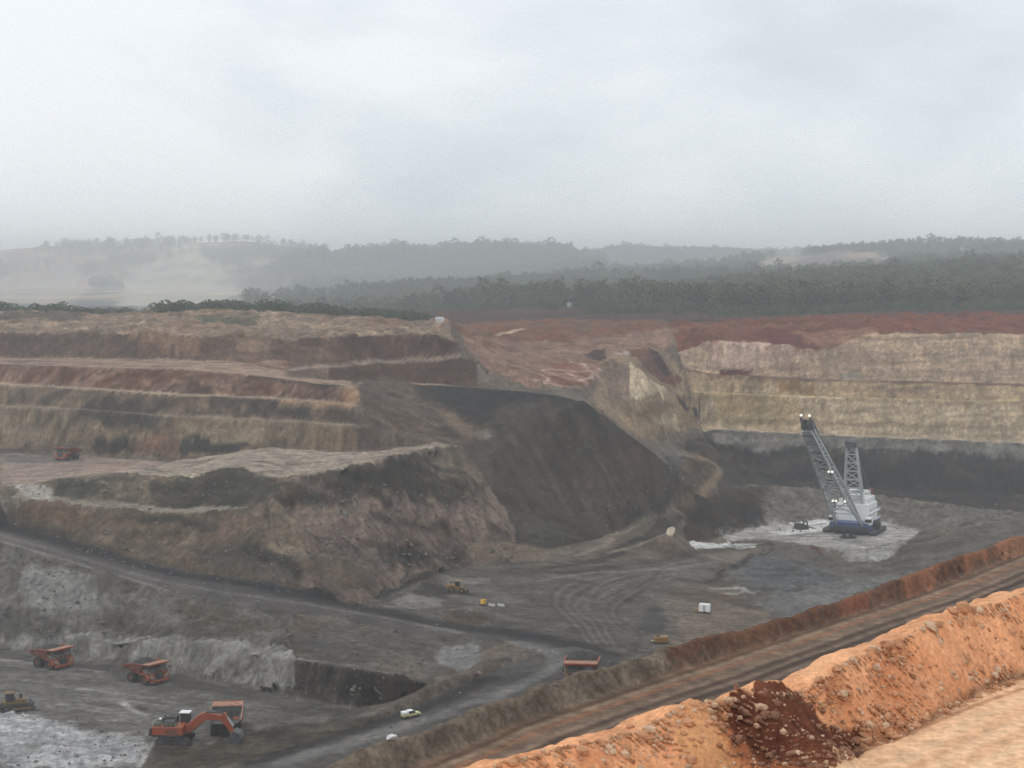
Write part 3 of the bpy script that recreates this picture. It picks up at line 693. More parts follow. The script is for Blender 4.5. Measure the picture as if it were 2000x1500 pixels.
# centre floor
fill(px((713, 1173), (790, 1141), (895, 1108), (1000, 1101), (1105, 1108), (1250, 1096), (1400, 1100), (1400, 1130), (1280, 1160), (1330, 1240), (1250, 1300), (1175, 1272), (1105, 1252), (895, 1224), (755, 1192)), [(88, 86, 83), (100, 97, 93), (112, 108, 103)], 'pit_floor', 12, 0.6, 2, 0.2, 0.1, soft=1)
fill(px((1270, 1190), (1290, 1180), (1310, 1215), (1290, 1240), (1240, 1230)), [(78, 79, 82)], None, 6, 1, 2, alpha=0.8, soft=1)
for k in range(9):      # wheel tracks that loop over the floor
    o = k * 9
    stripe([(1330 - o * 0.2, 1098 + o * .5), (1200 + o * 0.3, 1116 + o * .5), (1100 + o, 1140 + o * .5), (1075 + o * 1.1, 1175 + o * 0.3), (1110 + o, 1215), (1150 + o * 0.8, 1262)], 0.8, (124, 119, 114) if k % 2 else (76, 74, 73), 0.36, seed=k, breaks=0.9)
for k in range(14):
    o = k * 7 + (k * 37 % 11)
    stripe([(1390 - o, 1085 + o * 0.3), (1280 - o * 0.2, 1112 + o * 0.35), (1190 + o * 0.2, 1135 + o * 0.5), (1150 + o * 0.55, 1170 + o * 0.35), (1165 + o * 0.6, 1205 + o * 0.2), (1215 + o * 0.3, 1240), (1235, 1275)], 0.7 + (k % 3) * 0.5, [(128, 122, 117), (70, 69, 68), (112, 106, 101), (82, 79, 78)][k % 4], 0.45, seed=40 + k, breaks=0.9)
for (a, b, c) in (((1120, 1098), (1180, 1092), (1215, 1078)), ((1060, 1110), (1120, 1104), (1180, 1098)), ((1230, 1060), (1290, 1042), (1330, 1010)), ((1200, 1072), (1250, 1052), (1300, 1015)), ((1225, 1015), (1270, 1000), (1310, 978))):
    stripe([a, b, c], 2.0, (68, 67, 67), 0.75, seed=a[0])
for (a, b, c) in (((1130, 1085), (1170, 1070), (1200, 1052)), ((1200, 1045), (1240, 1028), (1270, 1008)), ((1030, 1085), (1070, 1080), (1110, 1082)), ((1190, 1080), (1240, 1068), (1290, 1048))):
    stripe([a, b, c], 1.4, (140, 128, 114), 0.65, seed=a[0] + 1)
stripe([(1000, 1110), (1105, 1118), (1250, 1100), (1400, 1075), (1500, 1062)], 3.0, (78, 77, 77), 0.6)
stripe([(1050, 1135), (1150, 1120), (1300, 1112), (1400, 1098)], 1.4, (130, 124, 118), 0.6)
fill(px((800, 1160), (835, 1135), (880, 1150), (880, 1172)), [(80, 80, 80)], None, 5, 1, 0.6, soft=1)
fill(px((860, 1205), (905, 1188), (960, 1205), (940, 1222), (880, 1220)), [(94, 84, 76)], None, 5, 1, 0.6, soft=1)
for poly in (((760, 1175), (800, 1160), (860, 1172), (870, 1185), (800, 1190)), ((880, 1130), (960, 1128), (960, 1140), (900, 1142))):
    fill(px(*poly), [(118, 114, 108), (132, 128, 122)], None, 4, 0.6, 1.2)
stripe([(735, 1168), (790, 1143), (850, 1120), (895, 1108)], 2.4, (66, 67, 70), 0.8)
stripe([(1000, 1102), (1060, 1098), (1130, 1106)], 2.0, (74, 74, 76), 0.7)
# spoil mound
fill(band('rl_far', 'mb', -400, 525), [(92, 84, 76), (110, 98, 86), (100, 92, 84), (120, 106, 94)], 'spoil_mound', 12, 0.6, 1.5, 0.5, 0.5)
fill(band('mb', 'mb2'), [(140, 130, 116)], 'spoil_mound', 8, 1, 0.8, 0.2, 0)
fill(band('mb2', 'mc', -400, 525), [(84, 82, 76), (104, 97, 86), (124, 112, 98), (92, 88, 82)], 'spoil_mound', 10, 0.5, 1.5, 0.5, 0.6)
fill([hit(525, 1138)] + [p[:2] for p in LINES['rl_far'] if 530 < _u(p) < 715] + [p[:2] for p in LINES['cf_back'] if _u(p) < 1020] + [p[:2] for p in LINES['valley'][::-1]] + [p[:2] for p in LINES['mc'][::-1] if _u(p) > 500], [(92, 84, 78), (112, 100, 92), (126, 110, 102), (100, 92, 85)], 'spoil_mound', 9, 0.6, 2, 0.7, 0.5)
fill(band('mc', 'mp', 240, 900), [(132, 118, 106), (152, 136, 120), (164, 148, 132), (120, 112, 104)], 'spoil_mound', 14, 0.4, 1.5, 0.4, 0)
fill(px((0, 950), (70, 952), (110, 935), (250, 922), (330, 903), (250, 897), (161, 893), (0, 884)), [(146, 124, 110), (156, 136, 122), (136, 118, 108)], 'pit_floor', 16, 0.4, 1.5, 0.3, 0, soft=1)
fill(px((0, 888), (105, 890), (170, 895), (160, 903), (0, 905)), [(118, 112, 110)], None, 8, 0.4, 0.8, soft=1)
stripe([(0, 884), (50, 886), (105, 889)], 1.2, (86, 82, 82), 0.8)
for poly, pal in [
    (((110, 942), (185, 940), (200, 965), (150, 978), (110, 968)), [(80, 82, 78), (90, 90, 84)]),
    (((280, 950), (350, 938), (440, 950), (440, 990), (300, 985)), [(78, 79, 75), (90, 88, 82)]),
    (((380, 940), (430, 915), (472, 912), (525, 935), (560, 945), (520, 985), (450, 995), (400, 985)), [(74, 76, 74), (86, 86, 82)]),
    (((20, 945), (90, 945), (105, 975), (60, 975)), [(150, 140, 130), (168, 160, 152)]),
    (((620, 925), (700, 906), (755, 896), (790, 912), (880, 935), (920, 962), (900, 985), (840, 988), (760, 960), (680, 955), (600, 950)), [(72, 74, 74), (86, 85, 82)]),
    (((555, 965), (620, 960), (670, 985), (600, 985)), [(82, 82, 78)]),
    (((555, 990), (640, 975), (680, 965), (760, 968), (830, 990), (930, 985), (960, 1010), (950, 1040), (850, 1035), (760, 1050), (640, 1060), (580, 1030)), [(118, 100, 92), (140, 120, 110), (128, 108, 98)]),
    (((520, 1010), (580, 1010), (600, 1080), (580, 1130), (540, 1100), (510, 1050)), [(116, 104, 90), (128, 114, 98)]),
    (((400, 1020), (480, 1015), (480, 1060), (400, 1062)), [(122, 102, 90), (112, 98, 88)]),
    (((0, 985), (100, 990), (200, 1010), (120, 1040), (0, 1010)), [(118, 96, 82), (108, 92, 80)]),
    (((700, 1085), (800, 1075), (870, 1092), (820, 1108), (740, 1100)), [(70, 72, 74), (84, 83, 82)]),
    (((600, 1085), (720, 1090), (760, 1130), (690, 1160), (620, 1130)), [(98, 89, 80), (106, 97, 88)]),
    (((945, 965), (985, 985), (995, 1015), (965, 1030), (950, 1000)), [(138, 118, 106), (150, 130, 116)]),
    (((800, 880), (890, 875), (930, 910), (940, 950), (880, 930), (820, 905)), [(112, 102, 92), (124, 113, 100)]),
    (((360, 1062), (480, 1070), (560, 1085), (600, 1145), (520, 1130), (420, 1112)), [(86, 82, 78), (96, 92, 86)]),
    (((1000, 1060), (1060, 1074), (1040, 1095), (960, 1098), (900, 1085), (940, 1060)), [(116, 104, 92), (128, 114, 98)]),
]:
    fill(px(*poly), pal, None, 7, 0.6, 2.5, soft=1)
for k, (a, b, c) in enumerate([((820, 935), (870, 945), (925, 970)), ((760, 940), (800, 958), (850, 985)), ((840, 915), (890, 925), (930, 945)), ((640, 995), (700, 1010), (760, 1040)), ((700, 990), (780, 1010), (850, 1015)), ((870, 1005), (930, 1008), (960, 1015))]):
    stripe([a, b, c], 1.6, (132, 118, 102), 0.6, seed=k)
for k, (a, b, c, w) in enumerate([((690, 930), (760, 942), (830, 975), 3.0), ((765, 905), (840, 930), (905, 962), 2.6), ((800, 893), (865, 912), (925, 945), 2.2), ((640, 945), (700, 958), (760, 985), 2.0), ((560, 985), (620, 975), (680, 972), 2.4), ((730, 1010), (800, 1030), (870, 1032), 1.6), ((600, 1040), (680, 1062), (760, 1072), 1.6), ((780, 1078), (840, 1090), (900, 1085), 2.4), ((280, 1015), (360, 1022), (420, 1040), 2.0), ((480, 1075), (540, 1092), (575, 1115), 2.4)]):
    stripe([a, b, c], w, (60, 61, 60), 0.7, seed=60 + k, breaks=0.8)
stripe([(120, 930), (250, 920), (330, 925), (378, 930)], 1.2, (164, 152, 130), 0.6)
# ramp
fill(band('rl_near', 'rl_far'), [(92, 90, 91), (104, 100, 100), (112, 108, 107)], 'pit_road', 16, 1, 0.8, 0.08, 0)
stripe([(0, 1027), (140, 1066), (315, 1114), (525, 1148), (700, 1187), (755, 1196), (895, 1226), (1000, 1238), (1105, 1256), (1180, 1280)], 5.6, (54, 54, 57), 0.95, breaks=0.2)
stripe([(0, 1056), (140, 1098), (245, 1129), (350, 1160)], 1.0, (150, 145, 140), 0.8)
stripe([(0, 1045), (140, 1085), (315, 1135), (525, 1170), (700, 1198), (895, 1236)], 1.6, (132, 128, 125), 0.7)
stripe([(0, 1036), (140, 1076), (315, 1126), (525, 1160), (700, 1193)], 0.9, (84, 82, 83), 0.5)
# cut between ramp and floor
fill(band('lw_bench', 'rl_near', -400, 575), [(88, 87, 83), (102, 99, 94), (112, 110, 105)], 'spoil_mound', 8, 0.6, 2, 0.7, 0.4)
fill(band('floor_toe', 'lw_bench', -400, 575), [(104, 102, 98), (124, 122, 117), (140, 138, 133)], 'spoil_mound', 6, 0.35, 1, 0.6, 1.0)
fill([p[:2] for p in LINES['lw_crest2']] + [p[:2] for p in LINES['rl_near'][::-1] if 560 < _u(p) < 1040] , [(92, 88, 82), (104, 100, 95)], 'spoil_mound', 8, 0.5, 1.5, 0.4, 0.2)
for poly, pal in [
    (((50, 1115), (110, 1105), (190, 1150), (200, 1195), (140, 1205), (60, 1190), (40, 1150)), [(112, 112, 108), (130, 130, 126)]),
    (((0, 1195), (60, 1205), (130, 1225), (110, 1245), (0, 1240)), [(80, 80, 78), (96, 95, 92)]),
    (((200, 1225), (330, 1220), (480, 1235), (520, 1255), (350, 1248), (220, 1240)), [(84, 82, 78), (96, 92, 86)]),
    (((330, 1180), (450, 1195), (560, 1215), (560, 1240), (400, 1225)), [(100, 93, 84), (92, 87, 80)]),
    (((860, 1265), (930, 1262), (940, 1290), (900, 1315), (860, 1300)), [(118, 118, 116), (132, 132, 130)]),
    (((720, 1295), (800, 1290), (850, 1325), (800, 1325)), [(112, 104, 96)]),
    (((575, 1235), (640, 1255), (740, 1285), (690, 1298), (580, 1280)), [(82, 82, 82), (92, 90, 88)]),
]:
    fill(px(*poly), pal, None, 5, 0.6, 1.5, soft=1)
fill(band('floor_toe', 'lw_crest2', 570, 850), [(58, 58, 59), (70, 69, 68), (82, 80, 78)], 'coal_seam', 5, 0.4, 0.6, 0.6, 0.9)
fill(px((790, 1340), (835, 1337), (800, 1362)), [(84, 62, 56)], None, 4, 1, 0.5, soft=1)
stripe([(574, 1287), (700, 1302), (780, 1318)], 0.7, (132, 128, 124), 0.6)
# digger floor
fill(px((-250, 1500), (-250, 1240), (0, 1268), (140, 1284), (329, 1312), (420, 1333), (574, 1362), (700, 1385), (745, 1395), (600, 1430), (450, 1460), (290, 1490), (200, 1500)), [(96, 94, 91), (108, 106, 103), (118, 115, 112)], 'pit_floor', 12, 0.35, 1.0, 0.12, 0, soft=1)
stripe([(0, 1278), (140, 1297), (329, 1325), (450, 1352), (620, 1388), (700, 1394)], 4.5, (78, 77, 77), 0.6, breaks=0.3)
fill(px((-250, 1400), (0, 1395), (60, 1400), (130, 1415), (200, 1430), (300, 1448), (270, 1500), (-250, 1500)), [(136, 135, 134), (156, 155, 154), (172, 171, 170)], 'pit_floor', 4, 0.6, 1.5, 0.45, 0, soft=1)
stripe([(299, 1452), (285, 1475), (272, 1499)], 0.6, (190, 186, 180), 0.8)
stripe([(238, 1373), (255, 1384), (285, 1400)], 0.9, (156, 154, 150), 0.9, breaks=0.2)
for k, (u, v, w) in enumerate([(172, 1347, 22), (210, 1408, 14), (215, 1432, 12), (150, 1410, 15), (240, 1392, 8), (120, 1375, 12), (60, 1330, 20), (330, 1370, 12), (20, 1290, 25)]):
    stripe([(u - w, v), (u + w, v + 1)], 0.5, (156, 153, 148), 0.7, seed=k)
fill(px((300, 1455), (420, 1452), (560, 1415), (700, 1400), (735, 1400), (690, 1430), (490, 1487), (440, 1500), (280, 1500)), [(72, 69, 64), (84, 79, 72), (92, 86, 78)], 'pit_floor', 6, 0.5, 1, 0.3, 0, soft=1)
stripe([(420, 1435), (520, 1410), (640, 1390)], 2.0, (92, 86, 78), 0.6)
_r = random.Random(12)
for k in range(26):
    u0 = _r.uniform(-60, 380); o = _r.uniform(0, 1) ** 1.2 * 95
    ln = _r.uniform(80, 260)
    stripe([(u0 + t * ln, 1284 + (u0 + t * ln) * 0.132 + o) for t in (0, 0.5, 1)], _r.uniform(0.35, 0.9), _r.choice([(140, 137, 133), (128, 125, 121), (82, 80, 79), (150, 147, 142), (90, 88, 86)]), 0.55, seed=k, breaks=0.8)
# lower road
fill([p[:2] for p in LINES['r2_far']] + [hit(1120, 1262), hit(1210, 1287), hit(1260, 1300)] + [p[:2] for p in LINES['r2_near'][::-1] if _u(p) < 1260], [(82, 81, 80), (94, 93, 92), (104, 103, 102)], 'pit_road', 14, 0.5, 0.6, 0.08, 0)
stripe([(560, 1490), (700, 1448), (850, 1400), (950, 1365), (1050, 1325), (1090, 1295), (1080, 1275), (1020, 1258)], 2.8, (134, 134, 134), 0.8, breaks=0.3)
stripe([(490, 1490), (600, 1455), (760, 1408), (860, 1370), (960, 1325)], 2.8, (54, 53, 53), 0.85, breaks=0.3)
stripe([(900, 1390), (1000, 1358), (1085, 1318), (1110, 1300)], 1.6, (80, 78, 77), 0.6)
fill([p[:2] for p in LINES['r2_wind']] + [(p[0], p[1] + 4) for p in LINES['r2_wind'][::-1]] , [(92, 88, 82)], None, 4, 1, 0.8)
# upper haul road and its berm
fill(band('r1_far', 'r1_near'), [(84, 72, 63), (98, 82, 71), (112, 92, 78)], 'haul_road', 10, 0.5, 0.5, 0.04, 0, contrast=1.6)
_far = LINES['r1_far']
for k, (d, w, c, al) in enumerate([(1.2, .8, (82, 66, 56), .6), (2.4, 1.0, (122, 104, 88), .6), (3.6, .9, (128, 92, 72), .5), (4.8, .8, (104, 88, 76), .5), (6.0, 1.0, (118, 100, 86), .5), (7.2, 1.0, (74, 62, 56), .75), (8.6, .7, (110, 94, 82), .5), (9.6, 1.2, (64, 54, 50), .8), (11.2, .8, (104, 92, 84), .5), (12.6, 1.4, (68, 58, 54), .7), (14.5, 0.9, (100, 90, 82), .5), (16.5, 1.2, (74, 64, 60), .6)]):
    P = [(p[0] + d * 0.77, p[1] - d * 0.64) for p in _far]
    stripe([(_u((q[0], q[1])), 0, q[1]) for q in P], w * 0.6, c, min(1.0, al * 1.45), seed=k, breaks=0.35)
fill(band('r1_far', 'r1_back', 380, 1335), [(92, 80, 68), (108, 94, 80), (120, 106, 90)], 'road_berm', 2.5, 0.7, 0.5, 0.32, 0.2)
fill(band('r1_far', 'r1_back', 1310, 2400), [(88, 60, 47), (100, 67, 51), (112, 74, 55), (86, 64, 52)], 'road_berm', 3.0, 0.7, 1.2, 0.16, 0.1, soft=1)
for (u0, u1, c) in ((1400, 1520, (104, 72, 52)), (1640, 1690, (132, 76, 52)), (1755, 1830, (152, 96, 66)), (1880, 1930, (146, 92, 62)), (1940, 2060, (164, 110, 76))):
    fill(band('r1_far', 'r1_back', u0, u1), [c], None, 3, 1, 1.2, alpha=0.6, soft=1)
fill(band('r1_back', 'r1_back3', 380, 2300), [(100, 90, 80)], 'road_berm', 10)
# foreground
fill([(-40, 0), (60, 0), (60, 30), (40, 70), (-40, 70)], [(206, 156, 116), (218, 172, 134), (198, 144, 104)], 'ground', 5, 1, 0, 0.03, 0, gain=0.80, contrast=1.3)
fill(band('fg_toe', 'fg_back'), [(178, 112, 74), (196, 130, 88), (210, 150, 108), (188, 120, 80)], 'safety_berm', 1.8, 1, 0.15, 0.10, 0.1, gain=0.80, contrast=1.6)
fill(band('fg_crest', 'fg_back'), [(204, 142, 100), (220, 164, 122)], None, 1.2, 1, 0.2, alpha=0.6, gain=0.80)
fill(band('fg_back', 'fg_back2'), [(150, 96, 64)], 'safety_berm', 4)
fill(band('fg_back2', 'r1_near'), [(100, 80, 66)], 'haul_road', 6)
stripe([(1560, 1512), (1700, 1458), (1790, 1420), (1850, 1386), (1920, 1345), (2000, 1322)], 0.16, (120, 84, 62), 0.9, breaks=0.4, gain=0.8)
stripe([(1640, 1478), (1720, 1450), (1760, 1440), (1850, 1400), (2000, 1345)], 0.12, (150, 104, 74), 0.7, breaks=0.6, gain=0.8)
for k, (o, c) in enumerate([(40, (228, 186, 150)), (70, (188, 136, 98)), (95, (226, 184, 148)), (120, (190, 140, 104)), (150, (230, 190, 154))]):
    stripe([(1600, 1510 + o), (1750, 1450 + o), (1900, 1370 + o * 0.9), (2050, 1310 + o * 0.8)], 0.22, c, 0.28, seed=k, breaks=0.9, gain=0.8)
fill(px((1415, 1380), (1440, 1358), (1470, 1344), (1510, 1338), (1560, 1353), (1620, 1400), (1705, 1452), (1640, 1478), (1560, 1502), (1490, 1500), (1430, 1420)), [(70, 38, 26), (88, 50, 36), (104, 62, 44)], 'dirt_heap', 1.0, 1, 0.10, 0.24, 0, gain=0.85)
fill(px((1375, 1376), (1415, 1384), (1432, 1422), (1492, 1500), (1590, 1500), (1560, 1560), (1480, 1560), (1420, 1470), (1390, 1410)), [(140, 84, 56), (164, 100, 66), (128, 78, 54)], 'dirt_heap', 1.0, 1, 0.12, 0.22, 0, gain=0.85)
fill(px((1290, 1410), (1372, 1376), (1400, 1420), (1440, 1500), (1440, 1560), (1350, 1560), (1320, 1460)), [(172, 120, 80), (190, 136, 92)], None, 1.2, 1, 0.12, 0.1, 0, gain=0.82, soft=1)

# calibration of whole materials: wet coal-dusted ground is darker than the first reading
for zn, k in (('pit_road', 0.53), ('pit_floor', 0.82), ('spoil_mound', 0.80), ('spoil_dump', 0.80), ('coal_seam', 0.86), ('bench_wall', 0.92), ('haul_road', 0.88), ('road_berm', 0.76)):
    G.C[G.zone == ZONES.index(zn)] *= k
_hw = G.zone == ZONES.index('highwall'); G.C[_hw] *= np.array((0.96, 0.905, 0.87), np.float32)
_cl = G.zone == ZONES.index('clay_slope'); _m = G.C[_cl].mean(-1, keepdims=True); G.C[_cl] = (_m + (G.C[_cl] - _m) * 0.90) * np.array((1.04, 0.985, 0.92), np.float32)
_fg = np.isin(G.zone, [ZONES.index(q) for q in ('safety_berm', 'ground')]); _m = G.C[_fg].mean(-1, keepdims=True); G.C[_fg] = (_m + (G.C[_fg] - _m) * 0.95) * 0.93
_sd = G.zone == ZONES.index('spoil_dump'); _m = G.C[_sd].mean(-1, keepdims=True); G.C[_sd] = (_m + (G.C[_sd] - _m) * 0.82) * 0.95
_rb = G.zone == ZONES.index('road_berm'); _m = G.C[_rb].mean(-1, keepdims=True); G.C[_rb] = _m + (G.C[_rb] - _m) * 0.80
G.C[G.zone == ZONES.index('pit_road')] *= np.array((1.03, 1.0, 0.96), np.float32)
_bw = G.zone == ZONES.index('bench_wall')
_m = G.C[_bw].mean(-1, keepdims=True); G.C[_bw] = (_m + (G.C[_bw] - _m) * 0.90) * np.array((0.85, 0.775, 0.73), np.float32)

# ------------------------------------------------------------------ relief: rubble, rills and ripples on the surveyed ground
def normals(g):
    P = np.stack([g.X, g.Y, g.Z], -1)
    du = np.gradient(P, axis=1); dv = np.gradient(P, axis=0)
    n = np.cross(du, dv)
    n /= np.maximum(np.linalg.norm(n, axis=-1, keepdims=True), 1e-9)
    n[n[..., 2] < 0] *= -1
    return n
_n = normals(G)
_slope = np.sqrt(np.clip(1 - _n[..., 2] ** 2, 0, 1))
_steep = np.clip((_slope - 0.30) / 0.4, 0, 1)
_near = G.Y < 70
_ls = np.where(_near, 0.20, np.where(G.Y < 320, 0.45, 1.0))        # grain of the rubble
X, Y, Z = G.X, G.Y, G.Z
_wob = fbm(X / (22 * _ls), Y / (22 * _ls), 201, 3)
_rub = (fbm(X / (3.0 * _ls), Y / (3.0 * _ls), 5, 5, 0.68) - 0.5) * 2
_big = (fbm(X / (12 * _ls) + 2 * _wob, Y / (12 * _ls), 15, 3) - 0.5) * 2
_rdg = ridged(X / (9 * _ls) + 1.5 * _wob, Y / (14 * _ls), 25, 3) - 0.6
_rill = 0.65 * (ridged(X / 7.5 + 0.35 * Y / 9 + 2.2 * _wob, Y / 40 + Z / 60, 31, 4) - 0.55) + 0.30 * (fbm(X / 3.6 + _wob * 4, Z / 6, 33, 3) - 0.5)
_big -= _big.mean(); _rdg -= _rdg.mean() + 0.0; _rub -= _rub.mean()
_spoil = np.clip((G.rough - 0.3) / 0.3, 0, 1)
_lump = (fbm(X / 1.1, Y / 1.1, 301, 3, 0.5) - 0.5) * 2 * (G.rough > 0.05) * _near
dz = 0.17 * _lump + np.where(_near, G.rough * 0.7 * _rub, 0) + np.where(_near, 0, G.rough) * (1.0 * _rub + (1.1 * _big + 1.4 * _rdg) * (G.rough > 0.2) * (0.6 + 3.4 * _spoil))
far = np.clip((Y - 300) / 200, 0, 1)
disp = dz + G.flute * _steep * far * 2.4 * _rill
G.X = X + _n[..., 0] * disp * _steep; G.Y2 = Y + _n[..., 1] * disp * _steep
G.Z = Z + np.where(_steep > 0, _n[..., 2], 1) * disp
FAR.Y2 = FAR.Y; FAR.Z = FAR.Z + (fbm(FAR.X / 120, FAR.Y / 120, 61, 4) - 0.5) * 16 * np.clip((FAR.Y - 1100) / 500, 0, 1)

# the rock itself varies in colour from metre to metre; beds run level along the walls, stains run down them
_v = 1 + 0.95 * (fbm(X / (1.7 * _ls), Y / (1.7 * _ls), 77, 4, 0.75) - 0.5) * (0.45 + 0.55 * np.clip(G.rough * 2.5, 0, 1))
_v = _v * (1 + 0.85 * (fbm(X / (6 * _ls), Y / (9 * _ls), 78, 4, 0.65) - 0.5) * np.where(_near, 0.5, 1.0))
_w = _steep * far
_v = _v * (1 + _w * (0.26 * (fbm(X / 2.6 + _wob * 3, Z / 9, 87, 4, 0.65) - 0.5) + 0.26 * (fbm(X / 9 + _wob * 2, Z / 5, 89, 5, 0.7) - 0.5) + 0.95 * (fbm(X / 60 + _wob, Z / 1.5 + 0.6 * _wob, 97, 5, 0.7) - 0.5)))
_spk = vnoise(X / (0.9 * _ls), Y / (0.9 * _ls), 131)
_v = _v * (1 + 0.5 * np.clip((_spk - 0.86) * 7, 0, 1) * np.clip(G.rough * 2, 0, 1)) * (1 - 0.35 * np.clip((0.12 - _spk) * 8, 0, 1) * np.clip(G.rough * 2, 0, 1))
G.C *= np.clip(_v, 0.35, 1.9)[..., None].astype(np.float32)

# ------------------------------------------------------------------ materials
def ground_material(name, bump=0.5, grain=1.0, rough=0.95, vary=1.0):
    m = bpy.data.materials.new(name); m.use_nodes = True
    n, l = m.node_tree.nodes, m.node_tree.links
    b = n['Principled BSDF']; b.inputs['Roughness'].default_value = rough
    b.inputs['Specular IOR Level'].default_value = 0.15
    at = n.new('ShaderNodeAttribute'); at.attribute_name = 'Col'
    geo = n.new('ShaderNodeNewGeometry')
    mp = n.new('ShaderNodeMapping'); mp.inputs['Scale'].default_value = (grain, grain, grain)
    l.new(geo.outputs['Position'], mp.inputs['Vector'])
    a = n.new('ShaderNodeTexNoise'); a.inputs['Scale'].default_value = 0.55; a.inputs['Detail'].default_value = 7; a.inputs['Roughness'].default_value = 0.66
    c = n.new('ShaderNodeTexVoronoi'); c.inputs['Scale'].default_value = 1.1; c.feature = 'F1'
    l.new(mp.outputs[0], a.inputs['Vector']); l.new(mp.outputs[0], c.inputs['Vector'])
    r = n.new('ShaderNodeMapRange'); r.inputs['From Min'].default_value = 0.28; r.inputs['From Max'].default_value = 0.72
    r.inputs['To Min'].default_value = 1 - 0.45 * vary; r.inputs['To Max'].default_value = 1 + 0.5 * vary
    l.new(a.outputs['Fac'], r.inputs['Value'])
    r2 = n.new('ShaderNodeMapRange'); r2.inputs['From Min'].default_value = 0.0; r2.inputs['From Max'].default_value = 0.9
    r2.inputs['To Min'].default_value = 1.12; r2.inputs['To Max'].default_value = 0.88
    l.new(c.outputs['Distance'], r2.inputs['Value'])
    mu = n.new('ShaderNodeMath'); mu.operation = 'MULTIPLY'
    l.new(r.outputs[0], mu.inputs[0]); l.new(r2.outputs[0], mu.inputs[1])
    sc = n.new('ShaderNodeVectorMath'); sc.operation = 'SCALE'
    l.new(at.outputs['Color'], sc.inputs[0]); l.new(mu.outputs[0], sc.inputs['Scale'])
    l.new(sc.outputs[0], b.inputs['Base Color'])
    bp = n.new('ShaderNodeBump'); bp.inputs['Strength'].default_value = bump; bp.inputs['Distance'].default_value = 0.6 / grain
    ad = n.new('ShaderNodeMath'); ad.operation = 'MULTIPLY_ADD'; ad.inputs[1].default_value = -0.35
    l.new(c.outputs['Distance'], ad.inputs[0]); l.new(a.outputs['Fac'], ad.inputs[2])
    l.new(ad.outputs[0], bp.inputs['Height']); l.new(bp.outputs[0], b.inputs['Normal'])
    return m
M_ROCK = ground_material('broken_rock', 0.8, 1.0)
M_ROAD = ground_material('packed_road', 0.35, 1.0, 0.75)
M_NEAR = ground_material('orange_dirt', 0.5, 11.0, vary=0.6)
M_FORE = ground_material('packed_dirt', 0.4, 5.0, vary=0.6)
M_BERM = ground_material('berm_dirt', 0.8, 2.2)
M_FAR = ground_material('bush_ground', 0.3, 0.06)
ZMAT = {'pit_road': M_ROAD, 'haul_road': M_ROAD, 'safety_berm': M_NEAR, 'dirt_heap': M_NEAR, 'ground': M_FORE, 'road_berm': M_BERM, 'hillside': M_FAR}

def mesh_from_grid(name, g, facemask, mat, nrm):
    nj, ni = g.X.shape
    idx = np.arange(nj * ni).reshape(nj, ni)
    quads = np.stack([idx[:-1, :-1], idx[:-1, 1:], idx[1:, 1:], idx[1:, :-1]], -1)[facemask]
    if not len(quads):
        return None
    used, inv = np.unique(quads, return_inverse=True)
    inv = inv.reshape(-1, 4)
    P = np.stack([g.X, g.Y2, g.Z], -1).reshape(-1, 3)[used]
    me = bpy.data.meshes.new(name)
    me.vertices.add(len(P)); me.vertices.foreach_set('co', P.astype(np.float32).ravel())
    me.loops.add(len(inv) * 4); me.loops.foreach_set('vertex_index', inv.astype(np.int32).ravel())
    me.polygons.add(len(inv)); me.polygons.foreach_set('loop_start', np.arange(0, len(inv) * 4, 4, dtype=np.int32))
    me.polygons.foreach_set('loop_total', np.full(len(inv), 4, np.int32))
    me.polygons.foreach_set('use_smooth', np.ones(len(inv), bool))
    me.update(calc_edges=True)
    a = me.color_attributes.new('Col', 'FLOAT_COLOR', 'POINT')
    c = np.ones((len(P), 4), np.float32); c[:, :3] = g.C.reshape(-1, 3)[used]
    a.data.foreach_set('color', c.ravel())
    me.normals_split_custom_set_from_vertices(nrm.reshape(-1, 3)[used].astype(np.float32))
    me.materials.append(mat)
    o = bpy.data.objects.new(name, me); COL.objects.link(o)
    o['kind'] = 'structure'
    return o

GY = G.Y; G.Yflat = GY
def final_normals(g):
    P = np.stack([g.X, g.Y2, g.Z], -1)
    n = np.cross(np.gradient(P, axis=1), np.gradient(P, axis=0))
    n /= np.maximum(np.linalg.norm(n, axis=-1, keepdims=True), 1e-9)
    n[n[..., 2] < 0] *= -1
    return n
_gn, _fn = final_normals(G), final_normals(FAR)
GROUND_LABELS = {
    'pit_floor': 'grey churned floor of the open pit', 'hillside': 'misty wooded hills beyond the mine', 'bench_wall': 'stepped brown bench wall on the left side of the pit',
    'highwall': 'tall layered yellow and red highwall on the right', 'coal_seam': 'dark coal face below the highwall and in the cut', 'clay_slope': 'pinkish and yellow clay slopes in the back corner',
    'spoil_dump': 'large dark brown spoil slope in the middle of the pit', 'spoil_mound': 'rough grey brown mounds of dug spoil', 'dragline_pad': 'pale levelled pad under the dragline',
    'pit_road': 'grey haul roads running through the pit', 'haul_road': 'wide brown haul road with wheel streaks', 'road_berm': 'red and brown berm along the far edge of the haul road',
    'ground': 'pale orange packed bench in the bottom right corner', 'safety_berm': 'bright orange lumpy safety berm in the foreground', 'dirt_heap': 'dark brown dumped dirt heap on the orange berm'}
for zi, zn in enumerate(ZONES):
    fm = G.zone[:-1, :-1] == zi
    if zn == 'hillside':
        fm = fm & False
    o = mesh_from_grid(zn, G, fm, ZMAT.get(zn, M_ROCK), _gn)
    if o:
        o['label'] = GROUND_LABELS.get(zn, zn)
_hz = ZONES.index('hillside')
o = mesh_from_grid('rim_ground', G, G.zone[:-1, :-1] == _hz, M_ROCK, _gn)
if o:
    o['label'] = 'dull reddish ground along the pit rim below the forest'
